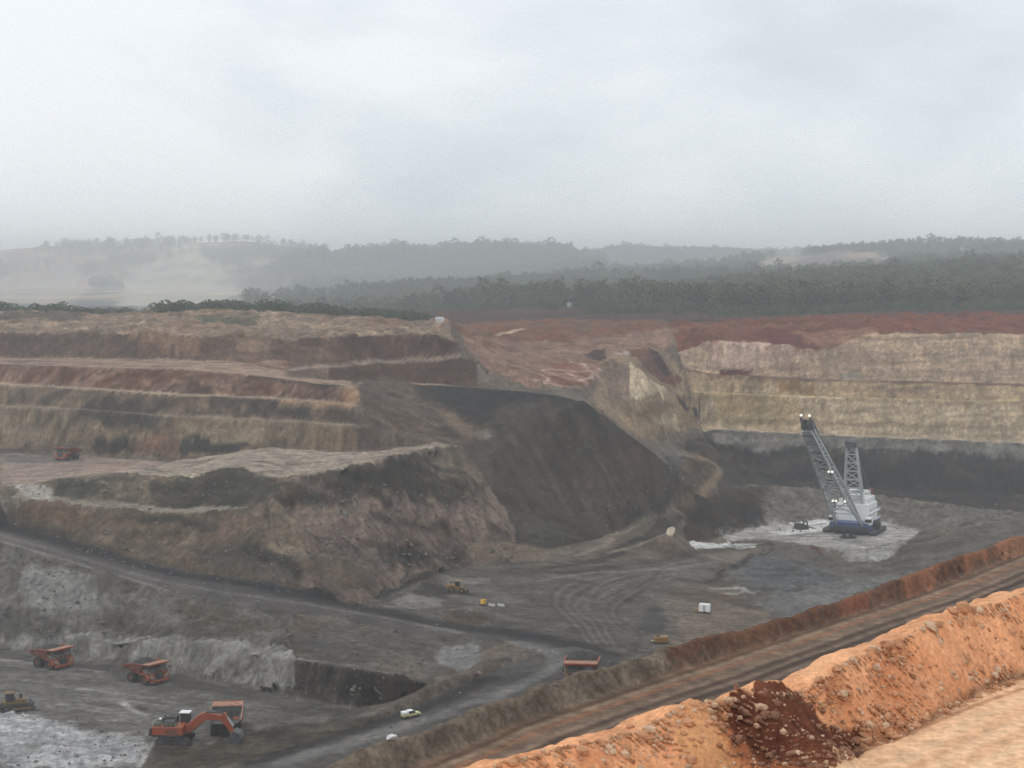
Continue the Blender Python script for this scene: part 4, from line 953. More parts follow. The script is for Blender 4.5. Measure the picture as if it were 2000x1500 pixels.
o = mesh_from_grid('hillside', FAR, np.ones((FAR.X.shape[0] - 1, FAR.X.shape[1] - 1), bool), M_FAR, _fn)
o['label'] = GROUND_LABELS['hillside']

# ------------------------------------------------------------------ helpers for built things
def plain(name, col, rough=0.6, metal=0.0, var=0.12, scale=1.5, dust=None, dust_amt=0.0):
    """paint or metal with uneven wear; `dust` settles on the upward faces"""
    m = bpy.data.materials.new(name); m.use_nodes = True
    n, l = m.node_tree.nodes, m.node_tree.links
    b = n['Principled BSDF']; b.inputs['Roughness'].default_value = rough; b.inputs['Metallic'].default_value = metal
    tc = n.new('ShaderNodeTexCoord')
    a = n.new('ShaderNodeTexNoise'); a.inputs['Scale'].default_value = scale; a.inputs['Detail'].default_value = 5
    l.new(tc.outputs['Object'], a.inputs['Vector'])
    r = n.new('ShaderNodeMapRange'); r.inputs['From Min'].default_value = 0.25; r.inputs['From Max'].default_value = 0.75
    r.inputs['To Min'].default_value = 1 - var * 1.6; r.inputs['To Max'].default_value = 1 + var
    l.new(a.outputs['Fac'], r.inputs['Value'])
    sc = n.new('ShaderNodeVectorMath'); sc.operation = 'SCALE'; sc.inputs[0].default_value = col[:3]
    l.new(r.outputs[0], sc.inputs['Scale'])
    last = sc.outputs[0]
    if dust:
        mx = n.new('ShaderNodeMix'); mx.data_type = 'RGBA'
        mr = n.new('ShaderNodeMapRange'); mr.inputs['From Min'].default_value = 0.35; mr.inputs['From Max'].default_value = 0.7
        mr.inputs['To Max'].default_value = dust_amt
        l.new(a.outputs['Fac'], mr.inputs['Value']); l.new(mr.outputs[0], mx.inputs[0])
        l.new(last, mx.inputs[6]); mx.inputs[7].default_value = tuple(dust) + (1,)
        last = mx.outputs[2]
    l.new(last, b.inputs['Base Color'])
    return m

class MB:
    def __init__(self):
        self.v, self.f = [], []
    def add(self, vs, fs):
        o = len(self.v); self.v += [tuple(p) for p in vs]; self.f += [tuple(i + o for i in f) for f in fs]
        return self
    def hexa(self, p):                  # 8 corners: bottom ring, top ring
        return self.add(p, [(3, 2, 1, 0), (4, 5, 6, 7), (0, 1, 5, 4), (1, 2, 6, 5), (2, 3, 7, 6), (3, 0, 4, 7)])
    def box(self, x0, x1, y0, y1, z0, z1, tx=0.0, ty=0.0):
        return self.hexa([(x0, y0, z0), (x1, y0, z0), (x1, y1, z0), (x0, y1, z0), (x0 + tx, y0 + ty, z1), (x1 - tx, y0 + ty, z1), (x1 - tx, y1 - ty, z1), (x0 + tx, y1 - ty, z1)])
    def prism(self, poly, x0, x1):      # polygon in (y, z), extruded along x
        n = len(poly)
        vs = [(x0, a, b) for a, b in poly] + [(x1, a, b) for a, b in poly]
        fs = [tuple(range(n)), tuple(range(2 * n - 1, n - 1, -1))] + [(i, i + n, (i + 1) % n + n, (i + 1) % n) for i in range(n)]
        return self.add(vs, fs)
    def bar(self, a, b, w, h=None, r=None, n=6):
        a, b = Vector(a), Vector(b)
        d = (b - a).normalized()
        s = d.cross(Vector((0, 0, 1)))
        s = s.normalized() if s.length > 1e-4 else Vector((1, 0, 0))
        t = s.cross(d)
        if h is None:
            h = w
        c = [(-1, -1), (1, -1), (1, 1), (-1, 1)]
        r0, r1 = (1, 1) if r is None else r
        return self.hexa([a + s * (q[0] * w / 2 * r0) + t * (q[1] * h / 2 * r0) for q in c] + [b + s * (q[0] * w / 2 * r1) + t * (q[1] * h / 2 * r1) for q in c])
    def cyl(self, a, b, r0, r1=None, n=16):
        a, b = Vector(a), Vector(b); r1 = r0 if r1 is None else r1
        d = (b - a).normalized()
        s = d.orthogonal().normalized(); t = d.cross(s)
        vs = [a + (s * math.cos(k * 2 * math.pi / n) + t * math.sin(k * 2 * math.pi / n)) * r0 for k in range(n)] + [b + (s * math.cos(k * 2 * math.pi / n) + t * math.sin(k * 2 * math.pi / n)) * r1 for k in range(n)]
        fs = [tuple(range(n - 1, -1, -1)), tuple(range(n, 2 * n))] + [(k, (k + 1) % n, (k + 1) % n + n, k + n) for k in range(n)]
        return self.add(vs, fs)
    def build(self, name, mat, parent=None, bevel=0.0, smooth=False):
        me = bpy.data.meshes.new(name); me.from_pydata(self.v, [], self.f); me.materials.append(mat)
        bm = bmesh.new(); bm.from_mesh(me)
        bmesh.ops.recalc_face_normals(bm, faces=bm.faces)
        if bevel:
            bmesh.ops.bevel(bm, geom=[e for e in bm.edges if len(e.link_faces) == 2 and e.calc_face_angle(0) > 0.5], offset=bevel, segments=1, affect='EDGES', clamp_overlap=True)
        bm.to_mesh(me); bm.free()
        if smooth:
            for p in me.polygons:
                p.use_smooth = len(p.vertices) == 4
        o = bpy.data.objects.new(name, me); COL.objects.link(o)
        if parent:
            o.parent = parent
        return o

def thing(name, label, cat, group=None):
    o = bpy.data.objects.new(name, None); COL.objects.link(o); o.empty_display_size = 0.5
    tag(o, label, cat, group)
    return o
def tag(o, label, cat, group=None):
    o['label'] = label; o['category'] = cat
    if group:
        o['group'] = group
    return o
def copy_tree(o, parent=None):
    c = o.copy(); COL.objects.link(c); c.parent = parent
    for ch in [x for x in KIDS[o.name]]:
        copy_tree(ch, c)
    return c
KIDS = {}
def index_kids():
    KIDS.clear()
    for o in bpy.data.objects:
        KIDS.setdefault(o.name, [])
        if o.parent:
            KIDS.setdefault(o.parent.name, []).append(o)
def settle(o, u, v, heading, dist=None, dz=0.0, scale=1.0, reach=4.0):
    """stand a thing on the ground at a surveyed spot, turned to a compass heading (degrees, 0 = away, 90 = right) and tilted with the slope"""
    x, y = hit(u, v, dist)
    h = R(heading)
    f = Vector((math.sin(h), math.cos(h), 0)); s = Vector((math.cos(h), -math.sin(h), 0))
    gz = lambda p: ground(p.x, p.y)
    c = Vector((x, y, 0))
    zf, zb, zr, zl = gz(c + f * reach), gz(c - f * reach), gz(c + s * reach * .7), gz(c - s * reach * .7)
    fv = Vector((f.x, f.y, (zf - zb) / (2 * reach))).normalized(); sv = Vector((s.x, s.y, (zr - zl) / (1.4 * reach))).normalized()
    up = sv.cross(fv).normalized(); sv = fv.cross(up)
    z = max((zf + zb) / 2, (zr + zl) / 2)
    o.matrix_world = Matrix(((sv.x, fv.x, up.x, x), (sv.y, fv.y, up.y, y), (sv.z, fv.z, up.z, z + dz), (0, 0, 0, 1))) @ Matrix.Scale(scale, 4)
    return o

# ------------------------------------------------------------------ colour of the far country
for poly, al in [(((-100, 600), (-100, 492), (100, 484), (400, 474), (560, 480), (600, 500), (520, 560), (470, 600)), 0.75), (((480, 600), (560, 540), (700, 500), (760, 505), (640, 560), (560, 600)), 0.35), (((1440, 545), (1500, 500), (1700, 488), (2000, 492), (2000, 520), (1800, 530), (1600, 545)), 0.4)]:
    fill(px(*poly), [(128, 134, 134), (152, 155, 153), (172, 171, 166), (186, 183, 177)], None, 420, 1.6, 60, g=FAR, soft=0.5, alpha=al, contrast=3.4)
for poly, pal in [
    (((300, 600), (232, 600), (240, 560), (290, 515), (345, 498), (395, 500), (440, 545), (470, 560), (440, 600)), [(196, 182, 170), (208, 193, 180)]),
    (((-100, 595), (0, 592), (120, 600), (210, 545), (150, 535), (0, 540), (-100, 545)), [(188, 184, 178), (180, 178, 174)]),
    (((60, 545), (200, 500), (330, 480), (390, 470), (250, 478), (100, 490), (0, 500), (0, 535)), [(174, 178, 180), (184, 185, 183)]),
    (((500, 590), (545, 560), (600, 540), (660, 510), (690, 500), (640, 530), (590, 560), (540, 585)), [(164, 166, 163)]),
    (((1450, 538), (1500, 505), (1540, 500), (1560, 505), (1520, 535), (1490, 542)), [(176, 166, 158), (188, 176, 166)]),
    (((1500, 540), (1540, 512), (1600, 500), (1700, 500), (1760, 522), (1700, 535), (1600, 538)), [(142, 126, 120), (156, 138, 130)]),
    (((1640, 500), (1720, 490), (1740, 500), (1700, 508)), [(176, 166, 158)]),
    (((1735, 522), (1760, 505), (1765, 510), (1748, 525)), [(186, 176, 168)]),
    (((1860, 500), (1900, 484), (1908, 490), (1880, 505)), [(180, 174, 166)]),
]:
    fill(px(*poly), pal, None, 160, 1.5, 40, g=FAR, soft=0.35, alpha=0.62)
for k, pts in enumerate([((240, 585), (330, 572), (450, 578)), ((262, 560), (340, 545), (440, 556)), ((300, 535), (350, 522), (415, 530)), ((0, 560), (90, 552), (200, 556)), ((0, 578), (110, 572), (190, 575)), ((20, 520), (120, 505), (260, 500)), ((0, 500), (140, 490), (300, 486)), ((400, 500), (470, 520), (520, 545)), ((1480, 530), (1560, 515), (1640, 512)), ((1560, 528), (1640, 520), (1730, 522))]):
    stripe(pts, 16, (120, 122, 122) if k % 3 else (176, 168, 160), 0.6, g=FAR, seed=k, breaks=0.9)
CLEAR = np.zeros(FAR.X.shape, bool)
for poly in (((300, 600), (232, 600), (240, 560), (290, 515), (345, 498), (395, 500), (440, 545), (470, 560), (440, 600)), ((-100, 595), (0, 592), (120, 600), (210, 545), (150, 535), (0, 540), (-100, 545)),
             ((500, 590), (545, 560), (600, 540), (660, 510), (690, 500), (640, 530), (590, 560), (540, 585)), ((1450, 542), (1500, 505), (1540, 500), (1700, 498), (1765, 522), (1700, 537), (1600, 540), (1490, 544)), ((1860, 500), (1900, 484), (1908, 490), (1880, 505))):
    CLEAR |= inside(px(*poly), FAR.X, FAR.Y)
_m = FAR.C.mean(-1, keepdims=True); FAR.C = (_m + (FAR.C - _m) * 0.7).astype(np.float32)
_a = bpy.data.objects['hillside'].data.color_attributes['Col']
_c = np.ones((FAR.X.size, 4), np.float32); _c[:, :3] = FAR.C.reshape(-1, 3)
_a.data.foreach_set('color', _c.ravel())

# ------------------------------------------------------------------ trees
def leaf_material(name, col):
    m = bpy.data.materials.new(name); m.use_nodes = True
    n, l = m.node_tree.nodes, m.node_tree.links
    b = n['Principled BSDF']; b.inputs['Roughness'].default_value = 0.8; b.inputs['Specular IOR Level'].default_value = 0.15
    oi = n.new('ShaderNodeObjectInfo'); geo = n.new('ShaderNodeNewGeometry')
    a = n.new('ShaderNodeTexNoise'); a.inputs['Scale'].default_value = 0.35; a.inputs['Detail'].default_value = 3
    l.new(geo.outputs['Position'], a.inputs['Vector'])
    ad = n.new('ShaderNodeMath'); ad.operation = 'ADD'
    l.new(oi.outputs['Random'], ad.inputs[0]); l.new(a.outputs['Fac'], ad.inputs[1])
    r = n.new('ShaderNodeMapRange'); r.inputs['From Min'].default_value = 0.2; r.inputs['From Max'].default_value = 1.8
    r.inputs['To Min'].default_value = 0.40; r.inputs['To Max'].default_value = 1.9
    l.new(ad.outputs[0], r.inputs['Value'])
    sc = n.new('ShaderNodeVectorMath'); sc.operation = 'SCALE'; sc.inputs[0].default_value = col
    l.new(r.outputs[0], sc.inputs['Scale']); l.new(sc.outputs[0], b.inputs['Base Color'])
    return m
M_LEAF = leaf_material('gum_leaves', (0.070, 0.088, 0.052))
M_BARK = plain('gum_bark', (0.07, 0.06, 0.05), 0.9)

def tree_meshes(seed, h=15.0, spread=0.36, clumps=15, leaves=20, low=0.35):
    rnd = random.Random(seed)
    t = MB()
    top = Vector((rnd.uniform(-.6, .6), rnd.uniform(-.6, .6), h * 0.62))
    t.cyl((0, 0, -1.0), top * 0.55, h * 0.020, h * 0.014, 7)
    t.cyl(top * 0.55, top, h * 0.014, h * 0.006, 6)
    vs, fs = [], []
    for k in range(clumps):
        ang = k * 2.4 + rnd.uniform(-.5, .5)
        zz = low + (0.97 - low) * ((k + 0.5) / clumps) ** 0.9
        rad = h * spread * math.sin(math.pi * min(0.97, max(0.16, (zz - low) / (1.06 - low) * 0.86 + 0.14))) * rnd.uniform(0.45, 1.1)
        c = Vector((math.cos(ang) * rad, math.sin(ang) * rad, h * zz))
        if k % 2 == 0:
            t.cyl(top * rnd.uniform(0.45, 0.95), c, h * 0.007, h * 0.003, 4)
        cr_ = h * rnd.uniform(0.075, 0.14)
        for q in range(leaves):
            d = Vector((rnd.gauss(0, 1), rnd.gauss(0, 1), rnd.gauss(0, 0.8))).normalized() * cr_ * rnd.uniform(0.45, 1.05)
            d.z *= 0.75
            p = c + d
            s = h * rnd.uniform(0.022, 0.05)
            a = Vector((rnd.uniform(-1, 1), rnd.uniform(-1, 1), rnd.uniform(-.6, .6))).normalized()
            b = a.cross(d + Vector((0.01, 0.02, 0.5))).normalized()
            o = len(vs)
            vs += [p - a * s, p + b * s * 0.8, p + a * s * 1.1, p - b * s * 0.7 + Vector((0, 0, -s * 0.3))]
            fs.append((o, o + 1, o + 2, o + 3))
    cr_me = bpy.data.meshes.new('crown'); cr_me.from_pydata([tuple(v) for v in vs], [], fs); cr_me.materials.append(M_LEAF)
    tr = t.build('trunk', M_BARK); tr_me = tr.data; bpy.data.objects.remove(tr)
    return tr_me, cr_me
TREES = [tree_meshes(1, low=0.16, clumps=19), tree_meshes(2, spread=0.32, low=0.2, clumps=18), tree_meshes(3, spread=0.42, low=0.12, clumps=21), tree_meshes(4, spread=0.29, low=0.24, clumps=16), tree_meshes(5, spread=0.38, low=0.14, clumps=20)]
BUSHES = [tree_meshes(11, spread=0.58, low=0.10, clumps=24, leaves=34), tree_meshes(12, spread=0.66, low=0.08, clumps=26, leaves=34), tree_meshes(13, spread=0.5, low=0.12, clumps=22, leaves=34)]
def plant(name, meshes, x, y, z, s, rot, label, cat, group, sx=1.0):
    o = thing(name, label, cat, group)
    o.location = (x, y, z); o.rotation_euler = (0, 0, rot); o.scale = (s * sx, s * sx, s)
    for nm, me in zip(('trunk', 'crown'), meshes):
        c = bpy.data.objects.new(nm, me); COL.objects.link(c); c.parent = o
    return o
rnd = random.Random(7)
# the row of dark bushes along the left rim: taller clumps at known columns
_prof_u = [-60, 0, 40, 80, 110, 160, 230, 290, 310, 345, 368, 385, 400, 440, 480, 540, 580, 640, 700, 760, 830]
_prof_h = [7.5, 7.5, 5.5, 5, 6.5, 4.5, 4, 4, 8.5, 9, 8.5, 5, 9, 8, 7, 7.5, 7, 7, 7, 8, 8]
u = -50.0
while u < 840:
    hh = float(np.interp(u, _prof_u, _prof_h)) * rnd.uniform(0.75, 1.12)
    y = rnd.uniform(985, 1030)
    x = (u - 1000) / F * y
    big = 'taller clump' if 300 < u < 372 else None
    lab = ('tall dark bush in the clump that stands above the rim left of centre' if big else
           'low dark green bush in the row along the left rim' if u < 300 else
           'dark green bushy tree in the row along the rim before the pale hills' if u < 580 else 'misty dark tree at the foot of the wooded ridge behind the centre rim')
    plant('rim_bush', BUSHES[rnd.randrange(3)], x, y, ground(x, y) - 0.3, hh / 15.0, rnd.uniform(0, 6.3), lab, 'bush', 'bushes along the left rim' if u < 580 else 'trees behind the centre rim', rnd.uniform(1.1, 1.7))
    u += rnd.uniform(3.6, 7.5)
# front rank of the forest on the right
u = 842.0
while u < 2060:
    y = rnd.uniform(1640, 1780) * VEIL(u, 1180)
    x = (u - 1000) / F * y
    near_tank = abs(u - 1112) < 16
    if not near_tank:
        hh = rnd.uniform(13, 25) * VEIL(u, 1180)
        plant('forest_tree', TREES[rnd.randrange(5)], x, y, ground(x, y) - 0.4, hh / 15.0, rnd.uniform(0, 6.3), 'dark gum tree in the front rank of the forest above the red rim' if u > 1300 else 'misty gum tree in the front rank of the forest behind the clay slopes', 'tree', 'front rank of the forest', rnd.uniform(0.95, 1.35))
    u += rnd.uniform(6.5, 12.5)
# tall trees that stand clear on the skyline
for (uu, vv, yy, hh) in [(940, 459, 2850, 36), (932, 466, 2850, 28), (888, 462, 2850, 26), (993, 460, 2850, 30), (1005, 464, 2850, 26), (1077, 461, 2850, 30), (772, 463, 2850, 26), (455, 462, 4200, 34), (1818, 455, 2450, 22), (1030, 470, 2850, 24)]:
    yy = D(yy)
    x = (uu - 1000) / F * yy
    zt = (HOR - vv) / F * yy
    z = ground(x, yy)
    hh = max(16.0, min(60.0, zt - z))
    plant('skyline_tree', TREES[rnd.randrange(5)], x, yy, z - 1, hh / 15.0, rnd.uniform(0, 6.3), 'pale misty tree standing clear of the wooded skyline', 'tree', 'trees on the skyline', 1.2)

# the forest behind them reads as one mass: one object that scatters trees over the hills
def forest():
    rng = np.random.default_rng(5)
    pts, scl, rot = [], [], []
    def scatter(n, u0, u1, y0, y1, s0, s1, dens=None):
        y0, y1 = D(y0), D(y1); k_ = 0.5 * (y0 + y1) / (0.5 * (y0 + y1)) * 1.5; s0, s1 = s0 * k_, s1 * k_
        y = np.sqrt(rng.uniform(y0 ** 2, y1 ** 2, n)); uu = rng.uniform(u0, u1, n)
        vl = 1 + np.interp(uu, [300, 500, 800, 1250, 1700, 2600], [0.0, 0.4, 0.4, 0.0, -0.26, -0.26]) * np.clip((5600 - y) / 1700.0, 0, 1)
        y = np.maximum(y * vl, rng.uniform(1085, 1260, n) if s1 < 0.6 else rng.uniform(1170, 1260, n))
        x = (uu - 1000) / F * y
        i = np.clip(np.interp(uu, FAR.us, np.arange(len(FAR.us))).round().astype(int), 0, len(FAR.us) - 1)
        j = np.clip(np.interp(y, FAR.ys, np.arange(len(FAR.ys))).round().astype(int), 0, len(FAR.ys) - 1)
        ok = ~CLEAR[j, i]
        if dens is not None:
            ok &= rng.uniform(0, 1, n) < dens(x, y, uu)
        for a, b, c in zip(x[ok], y[ok], uu[ok]):
            if abs(c - 1112) < 14 and b < 2300:
                continue
            pts.append((a, b, ground(a, b, FAR) - 0.5)); scl.append(rng.uniform(s0, s1) * float(np.interp(c, [800, 1250, 1700], [1.2, 1.0, 0.78])) * (1.0 if rng.random() < 0.93 else rng.uniform(1.1, 1.35))); rot.append(rng.uniform(0, 6.28))
    scatter(8500, 700, 2120, 1090, 1480, 0.62, 1.05, lambda x, y, u: np.where(u < 950, (u - 650) / 300.0, 1.0))
    scatter(1500, 480, 960, 1100, 1700, 0.5, 1.0)
    scatter(2600, 760, 2120, 1052, 1130, 0.16, 0.34)
    scatter(5200, 560, 2120, 1480, 2300, 0.9, 1.5, lambda x, y, u: np.where(u > 1430, 0.8, 1.0))
    scatter(4200, 540, 1180, 2200, 3000, 1.1, 1.9)
    scatter(2600, 1450, 2120, 1900, 2520, 0.9, 1.4, lambda x, y, u: np.clip(fbm(x / 90, y / 90, 3, 3) * 2.2 - 0.35, 0.15, 1))
    scatter(2600, 1100, 1720, 3300, 3950, 1.3, 2.0)
    scatter(3600, -100, 640, 3000, 5250, 0.7, 1.7, lambda x, y, u: np.clip(fbm(x / 420, y / 420, 9, 4) * 4.2 - 1.75, 0.0, 1))
    me = bpy.data.meshes.new('forest'); me.from_pydata(pts, [], [])
    a = me.attributes.new('size', 'FLOAT', 'POINT'); a.data.foreach_set('value', np.array(scl, np.float32))
    a = me.attributes.new('turn', 'FLOAT', 'POINT'); a.data.foreach_set('value', np.array(rot, np.float32))
    o = bpy.data.objects.new('forest', me); COL.objects.link(o)
    o['kind'] = 'stuff'; o['label'] = 'dense gum forest covering the misty hills behind the pit'; o['category'] = 'forest'
    lib = bpy.data.collections.new('forest_trees')
    for k, (tm, cm) in enumerate(TREES):
        j = cm.copy(); bm = bmesh.new(); bm.from_mesh(cm); bm.from_mesh(tm); bm.to_mesh(j); bm.free()
        lib.objects.link(bpy.data.objects.new('gum', j))
    ng = bpy.data.node_groups.new('scatter_forest', 'GeometryNodeTree')
    ng.interface.new_socket('Geometry', in_out='INPUT', socket_type='NodeSocketGeometry')
    ng.interface.new_socket('Geometry', in_out='OUTPUT', socket_type='NodeSocketGeometry')
    n, l = ng.nodes, ng.links
    gi, go = n.new('NodeGroupInput'), n.new('NodeGroupOutput')
    ci = n.new('GeometryNodeCollectionInfo'); ci.inputs['Collection'].default_value = lib
    ci.inputs['Separate Children'].default_value = True; ci.inputs['Reset Children'].default_value = True
    ip = n.new('GeometryNodeInstanceOnPoints'); ip.inputs['Pick Instance'].default_value = True
    sz = n.new('GeometryNodeInputNamedAttribute'); sz.data_type = 'FLOAT'; sz.inputs['Name'].default_value = 'size'
    tu = n.new('GeometryNodeInputNamedAttribute'); tu.data_type = 'FLOAT'; tu.inputs['Name'].default_value = 'turn'
    cx = n.new('ShaderNodeCombineXYZ')
    l.new(tu.outputs[0], cx.inputs['Z'])
    l.new(gi.outputs[0], ip.inputs['Points']); l.new(ci.outputs[0], ip.inputs['Instance'])
    l.new(cx.outputs[0], ip.inputs['Rotation']); l.new(sz.outputs[0], ip.inputs['Scale'])
    l.new(ip.outputs[0], go.inputs[0])
    md = o.modifiers.new('trees', 'NODES'); md.node_group = ng
forest()

# ------------------------------------------------------------------ mist: even air around the whole place
hz = MB().box(-11000, 11000, -300, 13500, -160, 165).build('haze', bpy.data.materials.new('mist'))
hm = hz.data.materials[0]; hm.use_nodes = True
hm.node_tree.nodes.remove(hm.node_tree.nodes['Principled BSDF'])
pv = hm.node_tree.nodes.new('ShaderNodeVolumePrincipled')
pv.inputs['Color'].default_value = (0.95, 0.98, 1.0, 1)
pv.inputs['Density'].default_value = HAZE_D
pv.inputs['Anisotropy'].default_value = 0.2
hm.node_tree.links.new(pv.outputs[0], hm.node_tree.nodes['Material Output'].inputs['Volume'])
hz['kind'] = 'stuff'; hz['label'] = 'thin rain mist hanging over the mine and hills'; hz['category'] = 'mist'

# ------------------------------------------------------------------ machines
ORANGE = plain('orange_paint', (0.40, 0.062, 0.012), 0.5, 0, 0.3, 0.9, (0.11, 0.07, 0.05), 0.55)
ORANGE_D = plain('dusty_orange_paint', (0.24, 0.048, 0.018), 0.7, 0, 0.35, 0.7, (0.085, 0.062, 0.052), 0.8)
CANOPY = plain('dusty_lit_canopy', (0.32, 0.12, 0.06), 0.75, 0, 0.3, 0.8, (0.38, 0.28, 0.22), 0.65)  # dust, plus the light reflected off the canopy top put into the pale colour
DARK = plain('dark_steel', (0.030, 0.030, 0.032), 0.6, 0, 0.3)
GREY = plain('worn_steel', (0.085, 0.085, 0.085), 0.55, 0.2, 0.3)
TYRE = plain('tyre_rubber', (0.020, 0.020, 0.021), 0.9, 0, 0.25, 2.0, (0.07, 0.065, 0.06), 0.6)
GLASS = plain('dark_glass', (0.018, 0.022, 0.026), 0.12, 0, 0.05)
WHITE = plain('white_paint', (0.82, 0.83, 0.83), 0.5, 0, 0.06, 0.6, (0.55, 0.53, 0.50), 0.2)
PALE = plain('pale_rail', (0.42, 0.40, 0.30), 0.6)
YELLOW = plain('yellow_paint', (0.34, 0.175, 0.03), 0.6, 0, 0.25, 1.0, (0.11, 0.085, 0.06), 0.75)
CREAM = plain('cream_paint', (0.56, 0.52, 0.28), 0.5, 0, 0.1)
BLUE = plain('blue_paint', (0.035, 0.085, 0.24), 0.5, 0, 0.2, 0.4, (0.10, 0.10, 0.10), 0.4)
LATTICE = plain('pale_steel', (0.40, 0.42, 0.43), 0.6, 0, 0.12, 0.3)
LOAD = plain('dark_load', (0.045, 0.040, 0.038), 0.95, 0, 0.4, 1.2)
LAMP = bpy.data.materials.new('lamp_glow'); LAMP.use_nodes = True
LAMP.node_tree.nodes['Principled BSDF'].inputs['Emission Color'].default_value = (1.0, 0.93, 0.80, 1)
LAMP.node_tree.nodes['Principled BSDF'].inputs['Emission Strength'].default_value = 1.1

def wheel(parent, x, y, r, w, rimmat=ORANGE_D, rim=0.52):
    """tyre with a chamfered, treaded shoulder; rim and hub on the outer side"""
    t = MB(); n = 26
    prof = [(-w / 2, r * 0.55), (-w / 2, r * 0.88), (-w * 0.36, r), (w * 0.36, r), (w / 2, r * 0.88), (w / 2, r * 0.55)]
    vs = []
    for k in range(n):
        a = 2 * math.pi * k / n
        for (xx, rr) in prof:
            q = rr * (0.965 if (k % 2 and rr > r * 0.9) else 1.0)
            vs.append((x + xx, y + q * math.cos(a), r + q * math.sin(a)))
    m = len(prof)
    fs = [(k * m + j, k * m + (j + 1) % m, ((k + 1) % n) * m + (j + 1) % m, ((k + 1) % n) * m + j) for k in range(n) for j in range(m)]
    t.add(vs, fs)
    o = t.build('wheel', TYRE, parent)
    s = 1 if x > 0 else -1
    MB().cyl((x - s * w * 0.1, y, r), (x + s * w * 0.36, y, r), r * rim, r * rim * 0.86, 18).cyl((x + s * w * 0.36, y, r), (x + s * w * 0.52, y, r), r * 0.24, r * 0.2, 12).build('rim', rimmat, o)
    return o

